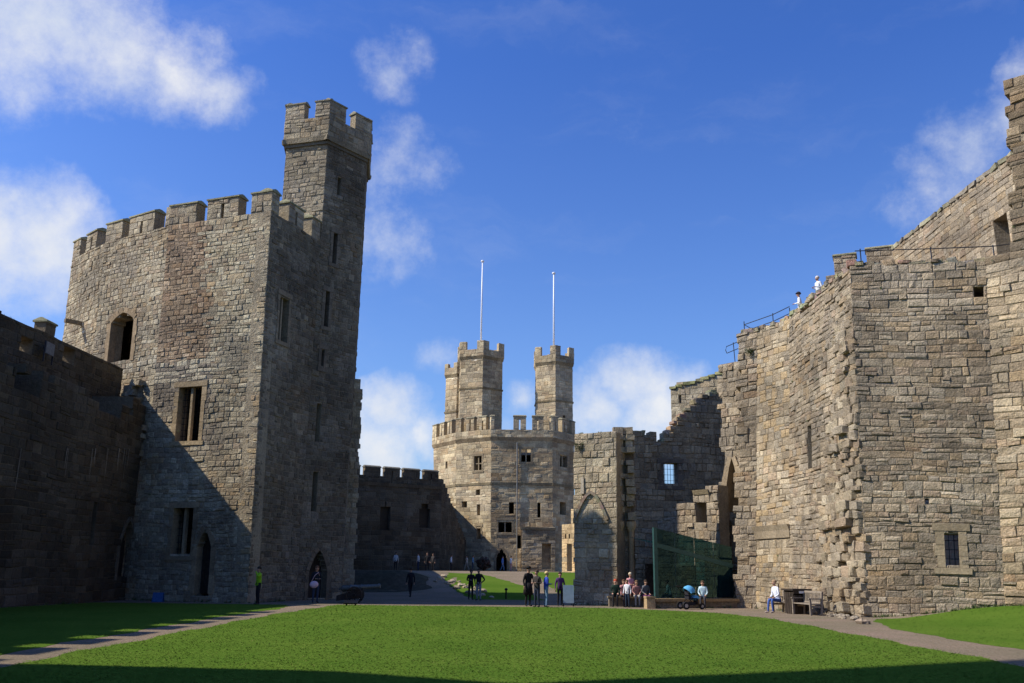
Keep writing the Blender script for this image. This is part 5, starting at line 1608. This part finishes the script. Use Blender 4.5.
nf = N.new('ShaderNodeTexNoise'); nf.inputs['Scale'].default_value = 21; nf.inputs['Detail'].default_value = 12; nf.inputs['Roughness'].default_value = .66
L.new(tc.outputs['Generated'], nf.inputs['Vector'])
den = M_('ADD', tot, M_('MULTIPLY', M_('SUBTRACT', nf.outputs['Fac'], .5), 1.1))
rp = N.new('ShaderNodeMapRange'); rp.interpolation_type = 'SMOOTHSTEP'; rp.inputs[1].default_value = .12; rp.inputs[2].default_value = 1.15
L.new(M_('MULTIPLY', den, M_('MINIMUM', M_('MULTIPLY', tot, 4.0), 1.0)), rp.inputs[0])
nb_ = N.new('ShaderNodeTexNoise'); nb_.inputs['Scale'].default_value = 11; nb_.inputs['Detail'].default_value = 5
L.new(va_.outputs[0], nb_.inputs['Vector'])
cr_ = N.new('ShaderNodeValToRGB'); L.new(nb_.outputs['Fac'], cr_.inputs['Fac'])
cr_.color_ramp.elements[0].position = .35; cr_.color_ramp.elements[1].position = .65
CB = 7.2
cr_.color_ramp.elements[0].color = (.78, .84, .95, 1); cr_.color_ramp.elements[1].color = (1, 1, 1, 1)
cs = N.new('ShaderNodeVectorMath'); cs.operation = 'SCALE'; L.new(cr_.outputs['Color'], cs.inputs[0]); cs.inputs['Scale'].default_value = CB
tint_ = N.new('ShaderNodeMix'); tint_.data_type = 'RGBA'; tint_.blend_type = 'MULTIPLY'; tint_.inputs[0].default_value = 1.0
L.new(sky.outputs['Color'], tint_.inputs[6]); sx_ = N.new('ShaderNodeSeparateXYZ'); L.new(tc.outputs['Generated'], sx_.inputs[0])
tr2 = N.new('ShaderNodeValToRGB'); L.new(sx_.outputs['Z'], tr2.inputs['Fac'])
tr2.color_ramp.elements[0].position = .08; tr2.color_ramp.elements[0].color = (.92, 1.14, 1.5, 1)
tr2.color_ramp.elements[1].position = .52; tr2.color_ramp.elements[1].color = (.46, .8, 1.52, 1)
L.new(tr2.outputs['Color'], tint_.inputs[7])
# thin high cirrus, drawn out sideways
mpc = N.new('ShaderNodeMapping'); mpc.inputs['Scale'].default_value = (2.2, 2.2, 9.0); mpc.inputs['Rotation'].default_value = (0, .25, 0)
L.new(va_.outputs[0], mpc.inputs['Vector'])
nc = N.new('ShaderNodeTexNoise'); nc.inputs['Scale'].default_value = 1.6; nc.inputs['Detail'].default_value = 9; nc.inputs['Roughness'].default_value = .6
L.new(mpc.outputs['Vector'], nc.inputs['Vector'])
rc = N.new('ShaderNodeMapRange'); rc.interpolation_type = 'SMOOTHSTEP'; rc.inputs[1].default_value = .5; rc.inputs[2].default_value = .8; rc.inputs[4].default_value = .1
L.new(nc.outputs['Fac'], rc.inputs[0])
mx = N.new('ShaderNodeMix'); mx.data_type = 'RGBA'
L.new(M_('MAXIMUM', M_('MULTIPLY', rp.outputs[0], .92), rc.outputs[0]), mx.inputs[0]); L.new(tint_.outputs[2], mx.inputs[6]); L.new(cs.outputs[0], mx.inputs[7])
L.new(mx.outputs[2], bg.inputs['Color'])

sd = bpy.data.lights.new('sun', 'SUN'); so = bpy.data.objects.new('sun', sd); COL.objects.link(so)
sd.energy = 5.0; sd.angle = math.radians(.5); sd.color = (1.0, .92, .79)
so.rotation_euler = (-SUN).to_track_quat('-Z', 'Y').to_euler(); so.location = (-40, -10, 60)

vs__ = scene.view_settings
vs__.view_transform = 'Standard'; vs__.look = 'None'; vs__.exposure = 0.35; vs__.gamma = 1.0; vs__.use_curve_mapping = False
scene.render.engine = 'CYCLES'
scene.cycles.use_denoising = True
scene.cycles.max_bounces = 6
